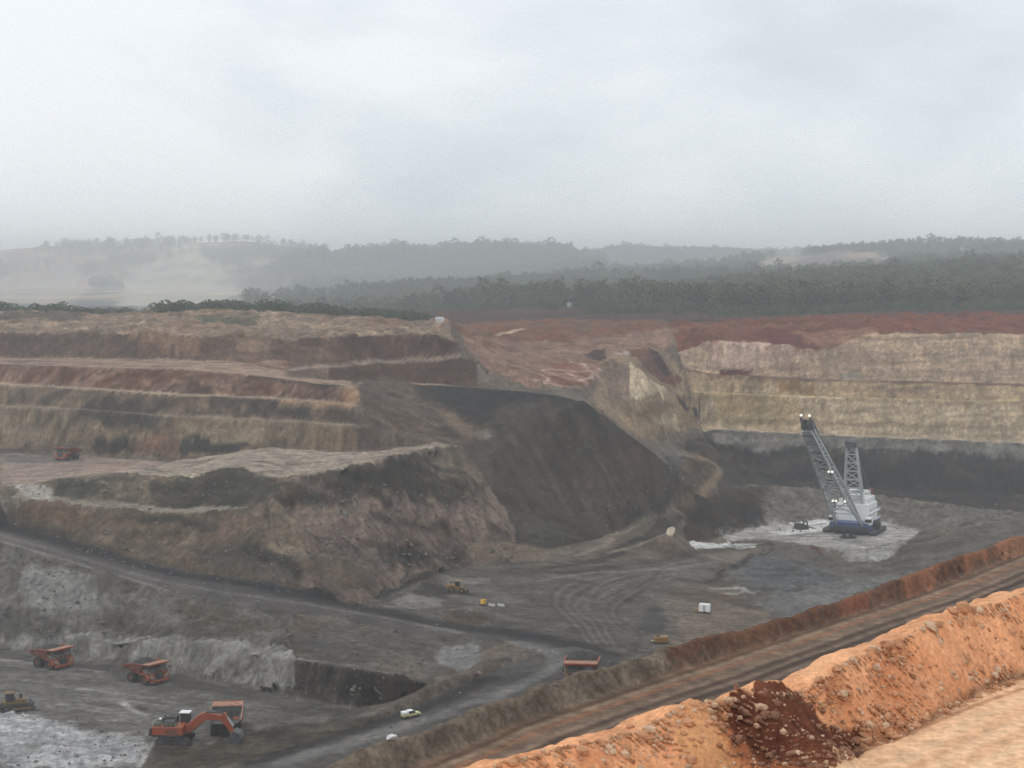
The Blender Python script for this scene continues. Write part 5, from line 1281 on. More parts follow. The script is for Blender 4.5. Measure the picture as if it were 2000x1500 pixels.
def haul_truck(label, loaded=True, load_h=1.0, name='haul_truck'):
    """rigid mining dump truck, 13.6 m long, nose towards +y"""
    t = thing(name, label, 'truck', 'orange haul trucks')
    c = MB()
    for s in (-1, 1):
        c.box(s * 1.15 - .3, s * 1.15 + .3, -5.0, 5.4, 1.55, 2.35)
    c.cyl((-3.0, -2.75, 1.8), (3.0, -2.75, 1.8), 0.75, n=14).box(-1.3, 1.3, -4.9, -4.1, 1.5, 2.4).box(-2.9, 2.9, 2.9, 3.8, 1.5, 2.1)
    c.cyl((-1.9, 0.7, 1.9), (-1.9, -1.6, 1.9), 0.62).cyl((1.9, 0.9, 1.9), (1.9, -1.4, 1.9), 0.72)
    c.build('chassis', DARK, t, 0.05)
    for x, y in ((-3.15, 3.35), (3.15, 3.35)):
        wheel(t, x, y, 1.72, 1.15)
    for x in (-3.55, -2.25, 2.25, 3.55):
        wheel(t, x, -2.75, 1.72, 1.08)
    # front: deck, radiator, fenders, bumper, stairs
    MB().box(-4.1, 4.1, 3.0, 5.7, 3.62, 3.85).build('deck', ORANGE_D, t, 0.03)
    rd = MB().box(-1.45, 1.45, 4.7, 6.0, 1.5, 3.6).build('radiator', DARK, t, 0.05)
    g = MB()
    for k in range(6):
        g.box(-1.3, 1.3, 6.0, 6.06, 1.75 + k * 0.3, 1.87 + k * 0.3)
    g.build('grille_bar', GREY, rd)
    for s in (-1, 1):
        f = MB().prism([(4.9, 1.9), (5.95, 1.9), (5.95, 3.55), (2.0, 3.55), (1.6, 2.9), (2.2, 3.25), (4.3, 3.25)], s * 1.6, s * 4.05).build('fender', ORANGE, t, 0.04)
        MB().box(s * 2.9 - .35, s * 2.9 + .35, 5.95, 6.03, 2.5, 2.9).build('headlight', PALE, f)
        st = MB()
        for k in range(5):
            st.box(s * (2.0 + 0.42 * k) - .25, s * (2.0 + 0.42 * k) + .25, 6.05, 6.45, 1.5 + k * 0.45, 1.58 + k * 0.45)
        st.bar((s * 1.6, 6.42, 1.9), (s * 4.0, 6.42, 4.5), 0.07).bar((s * 1.6, 6.1, 1.9), (s * 4.0, 6.1, 4.5), 0.07)
        st.build('stair', PALE, t)
    MB().prism([(5.9, 0.95), (6.5, 1.0), (6.6, 1.6), (5.9, 1.75)], -3.4, 3.4).build('bumper', ORANGE, t, 0.06)
    # cab on the left, electrical cabinet on the right
    cb = MB().prism([(3.5, 3.85), (5.5, 3.85), (5.6, 4.7), (5.25, 5.95), (3.5, 5.95)], -3.2, -1.0).build('cab', ORANGE_D, t, 0.06)
    MB().prism([(5.58, 4.55), (5.66, 4.72), (5.34, 5.75), (5.26, 5.75)], -3.05, -1.15).build('windscreen', GLASS, cb)
    MB().box(-3.26, -3.19, 3.75, 5.25, 4.6, 5.75).build('side_window', GLASS, cb)
    MB().box(0.9, 3.3, 3.3, 5.3, 3.85, 5.5).build('cabinet', GREY, t, 0.08)
    MB().box(1.2, 3.0, 5.3, 5.36, 4.3, 5.3).build('cabinet_vent', DARK, t)
    h = MB()
    for (a, b) in (((-4.0, 5.6), (4.0, 5.6)), ((-4.0, 3.2), (-4.0, 5.6)), ((4.0, 3.2), (4.0, 5.6))):
        for z in (4.4, 4.9):
            h.bar((a[0], a[1], z), (b[0], b[1], z), 0.06)
        for k in range(5):
            q = k / 4
            p = (a[0] + (b[0] - a[0]) * q, a[1] + (b[1] - a[1]) * q)
            h.bar((p[0], p[1], 3.85), (p[0], p[1], 4.9), 0.06)
    h.build('handrail', PALE, t)
    for s in (-1, 1):
        MB().bar((s * 3.6, 5.7, 4.6), (s * 4.2, 5.9, 4.9), 0.06).box(s * 4.25 - .2, s * 4.25 + .2, 5.85, 5.95, 4.6, 5.3).build('mirror', DARK, t)
    # tray: floor rising to the tail, flared sides, canopy over the cab
    W0, W1 = 3.35, 4.25
    tray = MB()
    tray.hexa([(-W0, -6.6, 3.9), (W0, -6.6, 3.9), (W0, 2.2, 2.6), (-W0, 2.2, 2.6), (-W0, -6.6, 4.15), (W0, -6.6, 4.15), (W0, 2.2, 2.9), (-W0, 2.2, 2.9)])
    for s in (-1, 1):
        tray.add([(s * W0, -6.6, 4.1), (s * W0, 2.3, 2.7), (s * W1, 2.6, 6.35), (s * W1, -0.5, 6.2), (s * (W1 - .1), -6.9, 5.0), (s * (W0 - .22), -6.6, 4.1), (s * (W0 - .22), 2.3, 2.7), (s * (W1 - .22), 2.6, 6.35), (s * (W1 - .22), -0.5, 6.2), (s * (W1 - .32), -6.9, 5.0)],
                 [(0, 1, 2, 3, 4), (9, 8, 7, 6, 5), (0, 5, 6, 1), (1, 6, 7, 2), (2, 7, 8, 3), (3, 8, 9, 4), (4, 9, 5, 0)])
    tray.hexa([(-W0, 2.2, 2.6), (W0, 2.2, 2.6), (W0, 2.45, 2.6), (-W0, 2.45, 2.6), (-W1, 2.45, 6.35), (W1, 2.45, 6.35), (W1, 2.75, 6.35), (-W1, 2.75, 6.35)])
    tb = tray.build('tray', ORANGE_D if loaded else GREY, t, 0.0)
    for k in range(6):
        yy = -5.6 + k * 1.5
        z0 = 4.0 - (yy + 6.6) * 0.148
        for s in (-1, 1):
            f = (0.85 if yy > -1 else 0.7)
            MB().bar((s * (W0 + .12), yy, z0), (s * (W0 + .12 + 0.8 * f), yy, z0 + 3.3 * f * (0.62 if yy < -3 else 0.95)), 0.24, 0.3).build('rib', ORANGE_D, tb)
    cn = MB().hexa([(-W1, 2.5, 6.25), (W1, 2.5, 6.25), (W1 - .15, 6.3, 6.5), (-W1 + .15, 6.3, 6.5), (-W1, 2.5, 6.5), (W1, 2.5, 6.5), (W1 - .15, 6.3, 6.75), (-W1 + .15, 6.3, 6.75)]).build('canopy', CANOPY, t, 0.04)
    MB().box(-W1 + .1, W1 - .1, 6.3, 6.42, 6.42, 6.85).build('canopy_lip', ORANGE, cn)
    for s in (-1, 1):
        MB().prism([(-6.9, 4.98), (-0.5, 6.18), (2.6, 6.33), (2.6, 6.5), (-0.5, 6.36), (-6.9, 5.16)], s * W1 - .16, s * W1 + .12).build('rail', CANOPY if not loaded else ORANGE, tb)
    if loaded:
        lo = MB(); n, m = 18, 14
        rr = random.Random(hash(label) % 999)
        vs = []
        for j in range(m + 1):
            for i in range(n + 1):
                a, b = i / n * 2 - 1, j / m
                yy = -5.2 + 7.5 * b
                e = (1 - a ** 2) ** 0.5 * math.sin(math.pi * min(1, b * 0.95 + 0.05)) ** 0.8
                vs.append((a * (W1 - 0.35), yy, 4.6 + 1.0 * b + (1.25 + 0.9 * load_h) * e * (1.0 - 0.35 * abs(b - 0.62)) + rr.uniform(-.14, .14) * e))
        fs = [(j * (n + 1) + i, j * (n + 1) + i + 1, (j + 1) * (n + 1) + i + 1, (j + 1) * (n + 1) + i) for j in range(m) for i in range(n)]
        lo.add(vs, fs).build('load', LOAD, t)
    return t

settle(haul_truck('loaded orange haul truck, leftmost on the lower grey bench'), 102, 1302, 128, dz=-0.1, scale=0.84)
settle(haul_truck('loaded orange haul truck beside the pale rock face, ahead of another on the lower bench', True, 1.3), 286, 1331, 128, dz=-0.1, scale=0.84)
settle(haul_truck('loaded orange haul truck facing the viewer at the road junction', True, 2.0), 1137, 1312, 186, dist=409, dz=-0.1)
settle(haul_truck('small far haul truck with dark load on the upper left bench', True, 1.6), 132, 898, 205, dz=-0.1, scale=0.80)
settle(haul_truck('empty haul truck with its open grey tray turned to the orange excavator', False), 443, 1440, -6, dist=380, dz=-0.1, scale=0.86)

# excavator
def track(parent, x, length, h, w, mat=DARK, name='track'):
    r = h / 2
    P = [(length / 2 - r + r * math.cos(a), r + r * math.sin(a)) for a in np.linspace(-math.pi / 2, math.pi / 2, 9)] + [(-length / 2 + r + r * math.cos(a), r + r * math.sin(a)) for a in np.linspace(math.pi / 2, 1.5 * math.pi, 9)]
    o = MB().prism(P, x - w / 2, x + w / 2).build(name, mat, parent)
    s = 1 if x > 0 else -1
    sh = MB()
    for k in range(int(length / 0.55)):
        y = -length / 2 + r + k * 0.55
        if y < length / 2 - r:
            sh.box(x - w / 2 - .03, x + w / 2 + .03, y, y + 0.35, h - 0.01, h + 0.09)
            sh.box(x - w / 2 - .03, x + w / 2 + .03, y, y + 0.35, -0.04, 0.05)
    sh.build('track_shoe', mat, o)
    rl = MB()
    for y in (-length / 2 + r, length / 2 - r):
        rl.cyl((x + s * (w / 2 - .1), y, r), (x + s * (w / 2 + .08), y, r), r * 0.72, n=14)
    for k in range(4):
        y = -length / 2 + r + (k + 0.8) * (length - 2 * r) / 4.6
        rl.cyl((x + s * (w / 2 - .1), y, r * 0.6), (x + s * (w / 2 + .06), y, r * 0.6), r * 0.34, n=10)
    rl.build('roller', GREY, o)
    return o

ex = thing('excavator', 'orange hydraulic excavator with bent boom reaching to an empty truck', 'excavator')
for s in (-1, 1):
    track(ex, s * 2.75, 8.6, 2.0, 1.5)
MB().box(-2.0, 2.0, -2.2, 2.2, 0.7, 1.7).cyl((0, 0, 1.7), (0, 0, 2.35), 2.0, n=20).build('car_body', DARK, ex)
hs = MB().box(-3.3, 3.3, -5.3, 2.6, 2.4, 4.75).build('house', ORANGE, ex, 0.12)
MB().box(-3.36, 3.36, -1.7, 1.2, 2.5, 4.3).build('side_panel', ORANGE_D, hs, 0.05)
MB().box(-3.34, 3.34, -5.2, 2.5, 2.25, 2.75).build('catwalk', DARK, hs)
MB().prism([(-6.3, 2.6), (-5.3, 2.2), (-5.3, 4.4), (-6.0, 4.4)], -3.2, 3.2).build('counterweight', DARK, ex, 0.15)
ek = MB()
ek.box(-2.6, 2.6, -4.9, -3.4, 4.75, 5.5).box(-2.9, -0.4, -2.4, 0.2, 4.75, 6.3).box(0.3, 2.9, -2.4, 0.4, 4.75, 6.0)
ek.build('engine_deck', DARK, ex, 0.08)
for (a, b) in ((-1.4, -3.0), (1.2, -3.0), (-1.5, -1.2)):
    MB().cyl((a, b, 5.2), (a, b, 6.6), 0.28, n=12).build('exhaust', GREY, ex)
MB().box(-2.0, -0.8, -4.6, -3.8, 5.5, 5.72).build('deck_lid', WHITE, ex)
cb = MB().prism([(0.9, 4.75), (3.2, 4.75), (3.3, 5.7), (3.0, 7.1), (0.9, 7.1)], -3.3, -1.2).build('cab', DARK, ex, 0.06)
MB().prism([(3.22, 5.5), (3.36, 5.7), (3.08, 6.9), (2.98, 6.9)], -3.15, -1.35).build('windscreen', GLASS, cb)
MB().box(-3.5, -1.0, 0.6, 3.4, 7.1, 7.35).build('cab_roof', WHITE, cb, 0.05)
rl = MB()
for z in (5.3, 5.8):
    rl.bar((-3.25, -5.2, z), (-3.25, 0.7, z), 0.06).bar((3.25, -5.2, z), (3.25, 2.4, z), 0.06).bar((-3.25, -5.2, z), (3.25, -5.2, z), 0.06)
for k in range(7):
    rl.bar((-3.25, -5.2 + k * 0.95, 4.75), (-3.25, -5.2 + k * 0.95, 5.8), 0.06).bar((3.25, -5.2 + k * 1.2, 4.75), (3.25, -5.2 + k * 1.2, 5.8), 0.06)
rl.build('handrail', PALE, hs)
bm_ = MB().prism([(2.0, 3.3), (2.6, 2.6), (3.4, 2.9), (8.2, 6.0), (12.2, 5.9), (12.5, 6.5), (12.0, 7.2), (7.6, 7.9), (6.6, 7.5), (2.5, 4.3)], -0.75, 0.75).build('boom', ORANGE, ex, 0.1)
for s in (-1, 1):
    MB().cyl((s * 1.15, 3.2, 2.6), (s * 1.0, 6.2, 4.5), 0.27, n=10).cyl((s * 1.0, 6.2, 4.5), (s * 0.95, 8.4, 6.3), 0.17, n=10).build('boom_cylinder', ORANGE_D, bm_)
    MB().cyl((s * 0.5, 8.0, 8.0), (s * 0.5, 10.8, 8.0), 0.22, n=10).cyl((s * 0.5, 10.8, 8.0), (s * 0.45, 12.6, 7.6), 0.14, n=10).build('stick_cylinder', GREY, bm_)
sk = MB().prism([(11.3, 6.2), (11.6, 7.0), (12.9, 7.9), (13.3, 7.3), (15.2, 3.2), (15.0, 2.6), (14.3, 2.8), (12.2, 5.6)], -0.6, 0.6).build('stick', ORANGE, ex, 0.08)
for s in (-1, 1):
    MB().cyl((s * 0.4, 13.3, 6.9), (s * 0.4, 15.1, 4.4), 0.15, n=8).build('bucket_cylinder', LATTICE, sk)
P = [(14.4, 2.9), (15.6, 3.5), (17.0, 2.9), (17.6, 1.6), (17.2, 0.3), (16.2, -0.05), (14.6, 0.35), (14.7, 0.55), (16.1, 0.25), (16.9, 0.55), (17.2, 1.6), (16.7, 2.6), (15.6, 3.1), (14.7, 2.5)]
bk = MB().prism(P, -1.9, 1.9)
for s in (-1, 1):
    bk.prism([(14.5, 2.7), (15.6, 3.4), (16.9, 2.8), (17.5, 1.6), (17.1, 0.4), (16.2, 0.05), (14.7, 0.45)], s * 1.9 - .1, s * 1.9 + .1)
for k in range(5):
    bk.box(-1.7 + k * 0.8, -1.4 + k * 0.8, 14.0, 14.7, 0.3, 0.5)
bk.build('bucket', GREY, ex, 0.0)
settle(ex, 343, 1447, 93, dist=372, dz=-0.05, scale=0.88)

YDUST = plain('dusty_yellow_paint', (0.20, 0.115, 0.03), 0.7, 0, 0.3, 1.0, (0.10, 0.085, 0.07), 0.7)
# bulldozer on the pale floor
dz_ = thing('bulldozer', 'dusty yellow bulldozer with blade and ripper on the whitish floor', 'bulldozer')
for s in (-1, 1):
    track(dz_, s * 1.45, 5.2, 1.5, 0.8)
MB().prism([(-2.4, 0.9), (2.6, 0.9), (2.6, 2.5), (0.4, 2.6), (0.0, 2.3), (-2.4, 2.2)], -1.05, 1.05).build('body', YDUST, dz_, 0.08)
cb = MB().prism([(-1.7, 2.2), (0.0, 2.2), (0.1, 2.7), (-0.2, 3.9), (-1.7, 3.9)], -1.0, 1.0).build('cab', DARK, dz_, 0.05)
MB().box(-1.15, 1.15, -1.95, 0.05, 3.9, 4.1).build('cab_roof', YDUST, cb, 0.04)
MB().cyl((0.3, 1.2, 2.5), (0.3, 1.2, 3.7), 0.14, n=10).cyl((-0.4, 1.7, 2.5), (-0.4, 1.7, 3.3), 0.18, n=10).build('exhaust', DARK, dz_)
bl = MB().prism([(3.6, 0.1), (3.9, 0.1), (3.65, 1.0), (3.95, 2.0), (3.75, 2.05), (3.4, 1.0)], -2.6, 2.6).build('blade', GREY, dz_)
for s in (-1, 1):
    MB().bar((s * 2.0, -0.6, 0.8), (s * 2.0, 3.5, 0.6), 0.3, 0.4).build('push_arm', YDUST, dz_)
rp = MB().prism([(-2.4, 1.0), (-4.1, 1.6), (-4.3, 2.2), (-3.9, 2.2), (-2.4, 1.8)], -0.9, 0.9)
for s in (-1, 0, 1):
    rp.prism([(-4.2, 2.2), (-3.85, 2.2), (-3.9, 0.7), (-3.5, 0.1), (-4.1, 0.5)], s * 0.8 - .12, s * 0.8 + .12)
rp.build('ripper', GREY, dz_)
settle(dz_, 27, 1388, 62, dz=-0.05, scale=1.12)

# wheel loader on the centre floor
ld = thing('wheel_loader', 'yellow wheel loader with dark bucket beside the grey heap on the pit floor', 'loader')
for x, y in ((-1.6, 2.0), (1.6, 2.0), (-1.6, -2.0), (1.6, -2.0)):
    wheel(ld, x, y, 1.15, 0.95, YELLOW)
MB().prism([(-4.2, 1.3), (-0.5, 1.2), (-0.5, 3.0), (-4.0, 2.9)], -1.25, 1.25).build('engine_hood', YELLOW, ld, 0.1)
MB().prism([(-0.5, 1.0), (2.7, 0.9), (2.7, 1.8), (1.0, 2.4), (-0.5, 2.2)], -0.9, 0.9).build('front_frame', YELLOW, ld, 0.08)
cb = MB().prism([(-0.9, 2.4), (0.7, 2.4), (0.8, 2.9), (0.6, 4.2), (-0.9, 4.2)], -1.0, 1.0).build('cab', GLASS, ld, 0.06)
MB().box(-1.15, 1.15, -1.1, 0.85, 4.2, 4.4).build('cab_roof', YELLOW, cb, 0.04)
for s in (-1, 1):
    MB().prism([(0.6, 2.0), (0.9, 2.5), (3.2, 1.6), (4.2, 0.7), (4.0, 0.4), (2.9, 1.1)], s * 0.8 - .14, s * 0.8 + .14).build('lift_arm', YELLOW, ld)
MB().prism([(4.0, 0.1), (5.6, 0.15), (5.6, 0.3), (4.3, 0.4), (4.1, 1.4), (4.6, 2.0), (4.4, 2.1), (3.8, 1.4)], -1.9, 1.9).build('bucket', DARK, ld)
MB().cyl((0.5, -2.6, 2.9), (0.5, -2.6, 3.7), 0.12, n=8).build('exhaust', DARK, ld)
settle(ld, 893, 1158, 100, dz=-0.05, scale=0.86)

# light vehicle
ut = thing('utility_vehicle', 'small cream and white utility vehicle driving on the lower haul road', 'car')
for x, y in ((-0.8, 1.55), (0.8, 1.55), (-0.8, -1.6), (0.8, -1.6)):
    wheel(ut, x, y, 0.40, 0.28, GREY)
bd = MB().prism([(-2.5, 0.5), (2.4, 0.45), (2.5, 0.75), (2.3, 1.05), (0.95, 1.15), (-2.5, 1.15)], -0.92, 0.92).build('body', CREAM, ut, 0.06)
cb = MB().prism([(-0.95, 1.1), (1.1, 1.1), (0.4, 1.78), (-0.85, 1.78)], -0.82, 0.82).build('cabin', GLASS, ut, 0.04)
MB().prism([(-0.95, 1.74), (0.5, 1.74), (0.35, 1.86), (-0.85, 1.86)], -0.84, 0.84).build('roof', WHITE, ut, 0.03)
MB().box(-0.9, 0.9, -2.5, -1.0, 1.15, 1.72).build('canopy', WHITE, ut, 0.05)
for s in (-1, 1):
    MB().box(s * 0.68 - .16, s * 0.68 + .16, 2.42, 2.5, 0.7, 0.9).build('headlight', WHITE, bd)
    MB().box(s * 0.78 - .08, s * 0.78 + .08, -2.55, -2.49, 0.75, 1.05).build('tail_light', ORANGE, bd)
MB().bar((0.75, 1.9, 1.0), (0.75, 1.9, 3.4), 0.03).build('flag_pole', PALE, ut)
settle(ut, 803, 1401, 58, dz=0.0, scale=0.93, reach=1.5)

# dragline
dg = thing('dragline', 'white and blue walking dragline with lattice boom on the pale pad', 'dragline')
MB().cyl((0, 0, 0), (0, 0, 1.6), 9.0, 8.6, 32).build('tub', DARK, dg)
for s in (-1, 1):
    sh = MB().prism([(-10.5, 0.9), (-9.0, 0.2), (9.0, 0.2), (10.5, 0.9), (10.0, 2.0), (-10.0, 2.0)], s * 11.4 - 1.6, s * 11.4 + 1.6).build('walking_shoe', DARK, dg)
    MB().cyl((s * 9.3, -1.0, 4.2), (s * 12.0, -1.0, 4.2), 2.0, n=18).bar((s * 11.4, -1, 2.0), (s * 11.4, -1, 5.0), 2.2).build('shoe_crank', DARK, sh)
MB().box(-9.4, 9.4, -12.5, 9.5, 1.9, 5.6).build('revolving_frame', BLUE, dg, 0.1)
MB().box(-9.0, 9.0, 8.8, 11.5, 1.6, 3.6).build('front_skirt', DARK, dg, 0.1)
hs = MB().box(-8.0, 8.0, -12.2, 3.6, 5.6, 13.8).build('house', WHITE, dg, 0.12)
MB().box(-7.0, 7.0, -11.6, 2.0, 13.8, 16.6).build('upper_house', WHITE, dg, 0.12)
vn = MB()
for s in (-1, 1):
    for k in range(4):
        vn.box(s * 8.02 - .03, s * 8.02 + .03, -10.5 + k * 3.8, -8.6 + k * 3.8, 8.5, 11.4)
vn.build('vent', LATTICE, hs)
sg = MB()
for k in range(2):
    sg.box(8.03, 8.07, -4.4 + k * 1.9, -2.9 + k * 1.9, 7.6 - k * 0.0, 8.2)
sg.build('marking', DARK, hs)
for z in (5.7, 9.6):
    wk = MB()
    for s in (-1, 1):
        wk.box(s * 8.0, s * 9.4, -12.6, 5.0, z, z + 0.18)
        wk.bar((s * 9.4, -12.6, z + 1.1), (s * 9.4, 5.0, z + 1.1), 0.1)
        for k in range(7):
            wk.bar((s * 9.4, -12.5 + k * 2.9, z), (s * 9.4, -12.5 + k * 2.9, z + 1.1), 0.1)
    wk.box(-9.4, 9.4, -13.8, -12.2, z, z + 0.18).bar((-9.4, -13.8, z + 1.1), (9.4, -13.8, z + 1.1), 0.1)
    wk.build('walkway', WHITE, hs)
cb = MB().box(7.4, 10.2, 4.6, 9.2, 4.8, 8.2).build('operator_cab', WHITE, dg, 0.08)
MB().box(7.6, 10.26, 7.2, 9.26, 6.0, 7.6).build('window', GLASS, cb)
cb2 = MB().box(-10.2, -7.4, 4.6, 9.2, 4.8, 8.2).build('operator_cab', WHITE, dg, 0.08)
MB().box(-10.26, -7.6, 7.2, 9.26, 6.0, 7.6).build('window', GLASS, cb2)

def lattice(name, parent, legs, n, wr, mat, wb=None, ladder=True):
    """four tapering chords with zig-zag bracing; legs = list of (foot, head)"""
    o = MB()
    for a, b in legs:
        o.bar(a, b, wr)
    o = o.build(name, mat, parent)
    b_ = MB(); wb = wb or wr * 0.55
    L_ = [(Vector(a), Vector(b)) for a, b in legs]
    for i in range(len(L_)):
        A, B = L_[i], L_[(i + 1) % len(L_)]
        for k in range(n):
            q0, q1 = k / n, (k + 1) / n
            p0, p1 = A[0].lerp(A[1], q0), B[0].lerp(B[1], q1)
            r0, r1 = B[0].lerp(B[1], q0), A[0].lerp(A[1], q1)
            b_.bar(p0, p1, wb) if k % 2 else b_.bar(r0, r1, wb)
            b_.bar(A[0].lerp(A[1], q1), B[0].lerp(B[1], q1), wb * 0.9)
    b_.build('bracing', mat, o)
    return o
TIP = Vector((0, 80, 58.5))
foot = [(-6.4, 9.0, 4.0), (6.4, 9.0, 4.0)]
up_ = Vector((0, -60, 80)).normalized() * 4.2
def bp(x, s, h):
    p = Vector((0, 9.0, 4.0)).lerp(TIP, s)
    return p + Vector((x, 0, 0)) + up_ * h
MID = [bp(-4.9, 0.30, -0.5), bp(4.9, 0.30, -0.5), bp(4.9, 0.30, 0.6), bp(-4.9, 0.30, 0.6)]
HEAD = [bp(-1.9, 0.97, -0.3), bp(1.9, 0.97, -0.3), bp(1.9, 0.97, 0.35), bp(-1.9, 0.97, 0.35)]
FT = [Vector(foot[0]), Vector(foot[1]), Vector(foot[1]) + up_ * 0.15, Vector(foot[0]) + up_ * 0.15]
for s, (fa, fb) in ((-1, (0, 3)), (1, (1, 2))):
    lg = MB()
    a0, a1 = FT[fa], MID[fa]; b0, b1 = FT[fb], MID[fb]
    lg.bar(a0, a1, 0.8).bar(b0, b1, 0.8)
    for k in range(7):
        lg.bar(a0.lerp(a1, k / 7), b0.lerp(b1, (k + 1) / 7), 0.4)
        lg.bar(a0.lerp(a1, (k + 1) / 7) + Vector((s * -1.5, 0, 0)) * 0, b0.lerp(b1, (k + 1) / 7), 0.4)
    lg.build('boom_leg', LATTICE, dg)
bo = lattice('boom', dg, list(zip(MID, HEAD)), 12, 0.95, LATTICE, 0.5)
cr_ = MB()
for k in range(3):
    q = k / 3
    cr_.bar(FT[0].lerp(MID[0], 0.5 + q / 2), FT[1].lerp(MID[1], 0.5 + q / 2), 0.4)
cr_.bar(FT[0].lerp(MID[0], 0.5), FT[1].lerp(MID[1], 1.0), 0.35).bar(FT[1].lerp(MID[1], 0.5), FT[0].lerp(MID[0], 1.0), 0.35)
cr_.build('cross_brace', LATTICE, bo)
wkb = MB()
wkb.bar(bp(-1.9, 0.52, 0.85), bp(-1.3, 1.0, 0.7), 2.0, 0.3).bar(bp(1.7, 0.52, 0.85), bp(1.1, 1.0, 0.7), 2.0, 0.3)
for k in range(5):
    wkb.bar(bp(-2.6, 0.62 + k * 0.08, -0.45), bp(2.6, 0.62 + k * 0.08, -0.45), 0.45, 0.4)
for x in (-2.6, -0.4, 0.4, 2.4):
    wkb.bar(bp(x, 0.60, 1.15), bp(x * 0.7, 0.98, 1.0), 0.16)
wkb.build('boom_walkway', DARK, bo)
hd = MB()
for s in (-1, 1):
    hd.cyl(bp(s * 1.5 - .3, 1.0, 0.2), bp(s * 1.5 + .3, 1.0, 0.2), 2.1, n=18).bar(bp(s * 2.2, 0.93, 0.0), bp(s * 2.2, 1.03, 0.6), 0.5, 1.6)
hd.box(-2.6, 2.6, TIP.y - 4.4, TIP.y - 1.2, TIP.z - 1.8, TIP.z + 1.2)
hd.build('boom_head', DARK, bo)
for (x, s, h) in ((-2.2, 1.05, 0.6), (1.6, 1.05, 0.6), (-4.6, 0.62, -0.7), (-3.0, 0.62, -0.7), (-4.8, 0.33, -0.8), (-0.6, 0.33, -0.8), (0.9, 0.33, -0.8)):
    p = bp(x, s, h)
    MB().box(p.x - .42, p.x + .42, p.y - .4, p.y + .4, p.z - .36, p.z + .36).build('floodlight', LAMP, bo)
# A-frame mast, rear gantry, pendants
MT = Vector((0, 6.0, 42.0))
ML = [((-4.6, 3.0, 13.2), MT + Vector((-2.2, 0, 0))), ((4.6, 3.0, 13.2), MT + Vector((2.2, 0, 0))), ((4.6, -1.0, 13.2), MT + Vector((2.2, -1.5, 0))), ((-4.6, -1.0, 13.2), MT + Vector((-2.2, -1.5, 0)))]
ms = lattice('mast', dg, ML, 7, 0.75, LATTICE, 0.42)
MB().box(-2.8, 2.8, 4.0, 7.0, 41.4, 44.0).cyl((-2.4, 6, 44), (2.4, 6, 44), 1.3, n=14).build('mast_head', GREY, ms)
gt = MB()
for s in (-1, 1):
    gt.bar((s * 4.6, 1.0, 19.0), (s * 4.6, -14.0, 18.4), 0.9).bar((s * 4.6, -12.0, 15.0), (s * 4.6, -12.0, 18.4), 0.9).bar((s * 4.6, 1.0, 13.0), (s * 4.6, 1.0, 19.0), 0.8).bar((s * 4.6, -4.0, 15.0), (s * 4.6, -8.5, 18.4), 0.5)
gt.bar((-4.6, -13, 18.4), (4.6, -13, 18.4), 0.8).bar((-4.6, 1, 18.8), (4.6, 1, 18.8), 0.8)
gt = gt.build('gantry', WHITE, dg)
MB().box(-5.6, -3.4, -14.6, -12.0, 15.2, 19.6).build('crane_trolley', ORANGE_D, gt, 0.1)
pd = MB()
for s in (-1, 1):
    pd.bar(MT + Vector((s * 1.8, 0, 1.0)), bp(s * 1.4, 0.97, 0.5), 0.16).bar(MT + Vector((s * 1.8, -1, 0.5)), (s * 6.0, -11.5, 14.9), 0.2)
    pd.bar((s * 1.0, 4.5, 12.0), bp(s * 1.0, 1.0, 0.6), 0.12)
pd.build('pendant_rope', GREY, dg)
settle(dg, 1669, 1037, 207, dist=797, dz=0.0, reach=6.0)

# dragline bucket and a skid on the pad
db = thing('dragline_bucket', 'dark dragline bucket resting on the white pad left of the dragline', 'bucket')
q = MB().prism([(-2.6, 0.0), (2.6, 0.0), (2.4, 0.3), (-2.2, 0.4), (-2.5, 2.6), (-2.9, 2.6)], -2.2, 2.2)
for s in (-1, 1):
    q.prism([(-2.8, 0.0), (2.6, 0.0), (2.2, 2.2), (-2.8, 2.7)], s * 2.2 - .15, s * 2.2 + .15)
q.build('shell', DARK, db)
MB().prism([(1.8, 2.0), (2.3, 2.0), (1.9, 3.6), (1.4, 3.6)], -2.3, -1.7).prism([(1.8, 2.0), (2.3, 2.0), (1.9, 3.6), (1.4, 3.6)], 1.7, 2.3).box(-2.3, 2.3, 1.3, 1.9, 3.3, 3.8).build('arch', DARK, db)
ch = MB()
for s in (-1, 1):
    ch.bar((s * 2.0, 2.6, 1.0), (s * 1.2, 6.5, 0.15), 0.3).bar((s * 2.2, -1.5, 2.5), (s * 0.6, -4.5, 0.2), 0.25)
ch.build('chain', DARK, db)
settle(db, 1566, 1034, 75, dz=0.0, scale=1.05)
sk_ = thing('dark_skid', 'flat dark skid with two reels on the pad in front of the dragline', 'skid')  # low dark sled shape with two reels
MB().prism([(-3.6, 0.4), (-3.0, 0.0), (3.0, 0.0), (3.6, 0.4), (3.6, 0.7), (-3.6, 0.7)], -1.6, 1.6).build('sled', DARK, sk_)
for y in (-1.6, 1.4):
    MB().cyl((-1.2, y, 1.3), (1.2, y, 1.3), 0.9, n=14).build('reel', DARK, sk_)
settle(sk_, 1656, 1051, 95, dz=0.0)

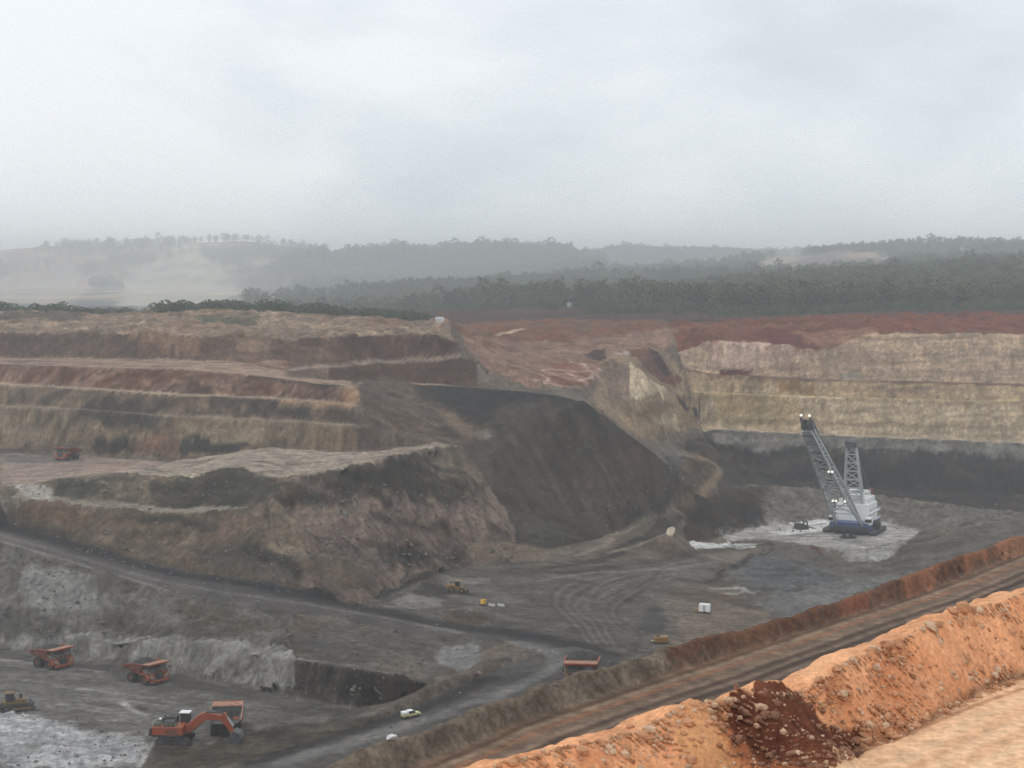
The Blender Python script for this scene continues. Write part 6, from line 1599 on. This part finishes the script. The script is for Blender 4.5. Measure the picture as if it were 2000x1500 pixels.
# small plant on the floor
bx_ = thing('site_cabin', 'small white box cabin on a trailer near the brown berm', 'cabin')
MB().box(-1.25, 1.25, -1.7, 1.7, 0.6, 2.9).build('box', WHITE, bx_, 0.06)
MB().box(-1.1, 1.1, -1.8, 3.2, 0.4, 0.6).box(-0.9, 0.9, 1.9, 2.9, 0.6, 1.2).build('trailer', YELLOW, bx_)
for s in (-1, 1):
    wheel(bx_, s * 1.2, -0.2, 0.4, 0.25, GREY)
MB().box(-1.28, -1.24, -0.4, 0.4, 0.8, 2.5).build('door', LATTICE, bx_)
settle(bx_, 1376, 1198, -75, dz=-0.05, reach=1.5)
yt_ = thing('skid_tank', 'yellow skid mounted tank with pale step on the floor above the berm', 'tank')
MB().box(-1.2, 1.2, -1.7, 1.9, 0.35, 1.9).build('tank', YELLOW, yt_, 0.1)
MB().box(-1.9, -1.2, -2.3, 1.7, 0.2, 0.55).build('step', CREAM, yt_)
for s in (-1, 1):
    MB().box(s * 0.9 - .12, s * 0.9 + .12, -2.2, 2.2, 0.0, 0.3).build('runner', DARK, yt_)
MB().box(-0.4, 0.4, -1.2, -0.4, 1.9, 2.2).build('hatch', DARK, yt_)
settle(yt_, 1291, 1257, 80, dz=-0.05, reach=1.5)
lt_ = thing('light_tower', 'small bright yellow lighting unit on the pit floor near the loader', 'light tower')
MB().box(-0.55, 0.55, -0.8, 0.8, 0.5, 2.0).build('engine_box', plain('bright_yellow', (0.75, 0.42, 0.06), 0.5), lt_, 0.05)
MB().box(-0.7, 0.7, -1.1, 1.1, 0.25, 0.5).build('frame', DARK, lt_)
for s in (-1, 1):
    wheel(lt_, s * 0.6, 0.0, 0.32, 0.2, GREY)
MB().bar((0, -0.5, 2.0), (0, -0.5, 3.0), 0.12).build('mast', GREY, lt_)
settle(lt_, 943, 1184, 30, dz=-0.03, reach=1.0)
for (u, v, lab) in ((960, 1184, 'left one of two pale concrete blocks beside the yellow lighting unit'), (978, 1184, 'right one of two pale concrete blocks beside the yellow lighting unit')):
    b_ = thing('concrete_block', lab, 'block', 'pale blocks on the pit floor')
    MB().box(-1.1, 1.1, -0.5, 0.5, -0.1, 0.7, 0.12, 0.06).build('block', plain('concrete', (0.5, 0.5, 0.48), 0.9), b_, 0.06)
    MB().bar((-0.4, 0, 0.7), (-0.2, 0, 0.9), 0.06).bar((-0.2, 0, 0.9), (0.2, 0, 0.9), 0.06).bar((0.2, 0, 0.9), (0.4, 0, 0.7), 0.06).build('lifting_loop', GREY, b_)
    settle(b_, u, v, 15, reach=1.0)
rs = thing('road_sign', 'small white and orange road sign on the windrow by the lower road', 'sign')
MB().bar((0, 0, -0.3), (0, 0, 1.6), 0.1).build('post', GREY, rs)
MB().box(-0.55, 0.55, -0.08, -0.04, 1.2, 2.1).build('board', WHITE, rs)
MB().box(-0.45, 0.45, -0.08, -0.04, 0.45, 1.15).build('plate', ORANGE, rs)
settle(rs, 928, 1322, 0, reach=1.0)
# white tank in the trees and a pale shed on the rim
tk = thing('water_tank', 'little white tank showing among the dark trees of the forest', 'tank')
MB().cyl((0, 0, -1), (0, 0, 3.0), 1.5, n=20).build('shell', WHITE, tk)
MB().cyl((0, 0, 3.0), (0, 0, 3.9), 1.6, 0.2, 20).build('roof', WHITE, tk)
_x, _y = (1112 - 1000) / F * 1650, 1650.0
tk.location = (_x, _y, max(ground(_x, _y), -(604 - HOR) / F * _y - 0.2)); tk.scale = (1.5, 1.5, 1.5)
if tk.location.z > ground(_x, _y) + 0.5:
    MB().cyl((-1, -1, ground(_x, _y) - tk.location.z - 0.5), (-1, -1, 0), 0.15, n=6).cyl((1, -1, ground(_x, _y) - tk.location.z - 0.5), (1, -1, 0), 0.15, n=6).cyl((1, 1, ground(_x, _y) - tk.location.z - 0.5), (1, 1, 0), 0.15, n=6).cyl((-1, 1, ground(_x, _y) - tk.location.z - 0.5), (-1, 1, 0), 0.15, n=6).build('stand', GREY, tk)
sd = thing('site_shed', 'tiny pale shed on the rim above the brown bench wall', 'shed')
MB().box(-2.0, 2.0, -1.4, 1.4, -0.3, 2.2).build('wall', WHITE, sd)
MB().prism([(-1.6, 2.2), (1.6, 2.2), (0, 3.0)], -2.2, 2.2).build('roof', LATTICE, sd)
settle(sd, 860, 629, 20, reach=2.0)

# ------------------------------------------------------------------ rocks, lumps and scrub
def rock_mesh(seed, mat, sub=2, jag=0.32, flat=0.75):
    bm = bmesh.new()
    bmesh.ops.create_icosphere(bm, subdivisions=sub, radius=0.5)
    rr = random.Random(seed)
    pl = [(Vector((rr.gauss(0, 1), rr.gauss(0, 1), rr.gauss(0, 1))).normalized(), rr.uniform(0.26, 0.42)) for _ in range(9)]
    for v in bm.verts:
        for n_, d in pl:                # split faces: cut flat where a joint plane passes
            e_ = v.co.dot(n_) - d
            if e_ > 0:
                v.co -= n_ * e_
        v.co *= 1 + rr.uniform(-jag, jag) * 0.25
        v.co.z *= flat
    me = bpy.data.meshes.new('rock'); bm.to_mesh(me); bm.free(); me.materials.append(mat)
    return me
def rock_material(name, c1, c2, scale=2.0):
    m = plain(name, c1, 0.95, 0, 0.3, scale, c2, 0.9)
    return m
RK_OR = rock_material('orange_rock', (0.44, 0.20, 0.095), (0.56, 0.30, 0.17))
RK_PA = rock_material('pale_rock', (0.50, 0.31, 0.19), (0.62, 0.44, 0.30))
RK_BR = rock_material('brown_rock', (0.20, 0.09, 0.05), (0.30, 0.15, 0.09))
RK_GR = rock_material('grey_rock', (0.11, 0.105, 0.10), (0.17, 0.165, 0.155))
ROCKS = {'o': [rock_mesh(k, RK_OR) for k in range(6)], 'p': [rock_mesh(20 + k, RK_PA) for k in range(4)], 'b': [rock_mesh(40 + k, RK_BR) for k in range(4)]}
rnd = random.Random(21)
def put_rock(u, v, size_px, kind, label, group='loose rocks on the foreground berm', lift=0.22):
    x, y = hit(u, v)
    s = size_px / F * y
    o = bpy.data.objects.new('rock', ROCKS[kind][rnd.randrange(len(ROCKS[kind]))]); COL.objects.link(o)
    o.location = (x, y, ground(x, y) + s * lift)
    o.rotation_euler = (rnd.uniform(-.6, .6), rnd.uniform(-.6, .6), rnd.uniform(0, 6.28))
    o.scale = (s * rnd.uniform(0.9, 1.25), s * rnd.uniform(0.85, 1.15), s * rnd.uniform(0.8, 1.15))
    tag(o, label, 'rock', group)
BIG = [(1880, 1198, 34, 'o', 'large orange boulder on the berm crest at the top of the right rise'), (1862, 1205, 26, 'o', 'orange boulder leaning left of the largest one on the berm crest'), (1898, 1203, 22, 'o', 'orange boulder just right of the largest one on the berm crest'),
       (1872, 1222, 24, 'o', 'orange boulder just below the crest group on the right rise'), (1732, 1266, 34, 'o', 'big block of deep orange earth on the berm crest right of the dark heap'), (1711, 1276, 28, 'p', 'pale boulder beside the deep orange block on the berm crest'),
       (1755, 1262, 20, 'o', 'orange lump right of the deep orange block on the berm crest'), (1820, 1240, 30, 'p', 'pale flat slab on the berm crest between the two boulder groups'), (1800, 1248, 20, 'p', 'pale lump left of the flat slab on the berm crest'),
       (1668, 1298, 26, 'p', 'pale boulder on the berm crest midway down to the dark heap'), (1634, 1308, 24, 'o', 'reddish boulder on the berm crest above the dark heap'), (1601, 1330, 28, 'o', 'orange wedge of earth on the crest just right of the dark heap'),
       (1858, 1331, 20, 'p', 'pale round rock low on the berm face near the dark rut'), (1916, 1318, 18, 'o', 'orange rock low on the berm face right of the pale round rock'), (1719, 1389, 18, 'o', 'orange lump in the middle of the berm face right of the dark heap'),
       (1231, 1422, 18, 'o', 'lone orange lump on the berm crest left of the tan heap'), (1060, 1478, 14, 'p', 'small pale lump on the leftmost berm crest'), (1276, 1472, 12, 'p', 'small pale stone on the orange slope left of the tan heap'),
       (1890, 1292, 18, 'o', 'reddish rock halfway down the right rise of the berm'), (1765, 1298, 16, 'o', 'orange rock below the deep orange block'), (1700, 1330, 15, 'o', 'small reddish rock below the crest right of the dark heap'), (1440, 1352, 18, 'b', 'dark brown lump at the left top of the dark heap')]
for b_ in BIG:
    put_rock(*b_)
for k in range(120):                     # the rest lie anywhere on the berm
    u = rnd.uniform(1180, 1998)
    vc = float(np.interp(u, [980, 1240, 1330, 1440, 1560, 1700, 1800, 2000], [1499, 1429, 1395, 1365, 1356, 1272, 1236, 1164]))
    vt = min(1500, float(np.interp(u, [1200, 1600, 1850, 2000], [1680, 1500, 1385, 1320])))
    q = rnd.random() ** 1.6
    v = vc + 4 + (vt - vc - 8) * q
    dark = 1430 < u < 1690 and v > 1360 + (u - 1560) * 0.75 and u < 1700
    kind = rnd.choice('pb') if dark else rnd.choice('ooop')
    put_rock(u, v, rnd.uniform(6, 13) if not dark else rnd.uniform(5, 10), kind, 'small pale or brown stone in the dark brown heap' if dark else 'small orange stone lying on the face of the foreground berm', 'stones in the dark heap' if dark else 'small stones on the berm face')
# pale rock on the cone and a white boulder by the lower road
pr = bpy.data.objects.new('rock_outcrop', rock_mesh(77, plain('cream_rock', (0.52, 0.44, 0.33), 0.95, 0, 0.2), 3)); COL.objects.link(pr)
_x, _y = hit(1311, 1046); _s = 26 / F * _y
pr.location = (_x, _y, ground(_x, _y) + _s * 0.1); pr.scale = (_s * 0.8, _s * 0.8, _s * 1.15); pr.rotation_euler = (0.2, 0.5, 1.0)
tag(pr, 'cream coloured rock on the dark cone left of the white pad', 'rock')
wb = bpy.data.objects.new('boulder', rock_mesh(78, plain('white_rock', (0.66, 0.65, 0.63), 0.95, 0, 0.15), 2)); COL.objects.link(wb)
_x, _y = hit(764, 1448); wb.location = (_x, _y, ground(_x, _y) + 0.35); wb.scale = (1.3, 1.1, 1.1)
tag(wb, 'lone white boulder at the near edge of the lower road', 'rock')

# uncountable rubble: one mass on the berm, one over the pit slopes
def scatter_rubble(name, label, spots, mats, seed):
    rng = np.random.default_rng(seed)
    base = []
    for k in range(6):
        bm = bmesh.new(); bmesh.ops.create_icosphere(bm, subdivisions=1, radius=0.5)
        rr = random.Random(k + seed)
        for v in bm.verts:
            v.co *= rr.uniform(0.65, 1.2); v.co.z *= 0.8
        base.append((np.array([v.co[:] for v in bm.verts]), np.array([[v.index for v in f.verts] for f in bm.faces]))); bm.free()
    V, Fc, Mi = [], [], []; o_ = 0
    for (x, y, z, s, mi) in spots:
        v, f = base[rng.integers(6)]
        a = rng.uniform(0, 6.28); c, sn = math.cos(a), math.sin(a)
        w = v * s * rng.uniform(0.8, 1.25, 3)
        w = np.stack([w[:, 0] * c - w[:, 1] * sn + x, w[:, 0] * sn + w[:, 1] * c + y, w[:, 2] + z + s * 0.12], 1)
        V.append(w); Fc.append(f + o_); Mi += [mi] * len(f); o_ += len(v)
    me = bpy.data.meshes.new(name); me.from_pydata(np.concatenate(V).tolist(), [], np.concatenate(Fc).tolist())
    for m in mats:
        me.materials.append(m)
    me.polygons.foreach_set('material_index', np.array(Mi, np.int32))
    o = bpy.data.objects.new(name, me); COL.objects.link(o)
    o['kind'] = 'stuff'; o['label'] = label; o['category'] = 'rubble'
    return o
rng = np.random.default_rng(3)
sp = []
for k in range(6500):
    u = rng.uniform(960, 2060)
    vc = float(np.interp(u, [980, 1240, 1330, 1440, 1560, 1700, 1800, 2000], [1499, 1429, 1395, 1365, 1356, 1272, 1236, 1164]))
    vt = float(np.interp(u, [1200, 1600, 1850, 2000], [1680, 1500, 1385, 1320]))
    v = vc + 2 + (vt - vc + 8) * (rng.random() ** 1.8 if k % 3 else 1 - rng.random() ** 2 * 0.3)
    if v > 1520:
        continue
    x, y = hit(u, v)
    dark = 1430 < u < 1690 and v > 1360 + (u - 1560) * 0.75 + rng.normal(0, 9)
    s = float(np.clip(rng.lognormal(-2.75, 0.65), 0.025, 0.34))
    sp.append((x, y, ground(x, y), s, (rng.choice([2, 2, 2, 2, 1]) if dark else rng.choice([0, 0, 0, 1]))))
scatter_rubble('gravel', 'fine orange gravel and clods strewn over the foreground berm', sp, [RK_OR, RK_PA, RK_BR], 5)
sp = []
for (u0, u1, v0, v1, n, s0) in [(540, 1000, 950, 1105, 900, 0.55), (0, 560, 940, 1110, 500, 0.45), (0, 600, 1070, 1250, 700, 0.5), (0, 300, 1400, 1498, 130, 0.35), (1180, 1345, 940, 1030, 160, 0.6), (1500, 1980, 960, 1040, 350, 0.6), (700, 1340, 1285, 1490, 700, 0.3), (1340, 2000, 1070, 1260, 300, 0.35), (560, 960, 1180, 1340, 300, 0.4), (560, 800, 1340, 1385, 160, 0.45), (1290, 1420, 870, 960, 200, 0.7), (700, 960, 1080, 1180, 200, 0.4)]:
    for k in range(n):
        x, y = hit(rng.uniform(u0, u1), rng.uniform(v0, v1))
        if y < 320:
            continue
        sp.append((x, y, ground(x, y), float(np.clip(s0 * rng.lognormal(0, 0.45), 0.15, 1.8)), rng.choice([0, 0, 1, 2])))
RK_DK = rock_material('dark_rock', (0.05, 0.048, 0.045), (0.08, 0.076, 0.07)); RK_TN = rock_material('tan_rock', (0.15, 0.12, 0.10), (0.24, 0.20, 0.17))
scatter_rubble('rubble', 'grey and tan rubble scattered over the spoil slopes of the pit', sp, [RK_GR, RK_DK, RK_TN], 9)
# scrub on the dump
for k, (u, v, hpx) in enumerate([(1094, 862, 9), (1130, 887, 10), (1150, 883, 9), (1150, 856, 7), (1112, 880, 6), (1045, 1050, 11), (1077, 1054, 12), (1052, 1064, 9), (1017, 1021, 8), (1136, 1008, 8)]):
    x, y = hit(u, v)
    plant('shrub', BUSHES[k % 3], x, y, ground(x, y) - 0.2, hpx / F * y / 15.0, k * 1.3, 'small dark shrub at the foot of the brown spoil slope' if v > 1000 else 'small dark shrub halfway up the brown spoil slope', 'shrub', 'scrub on the spoil slope', 1.5)
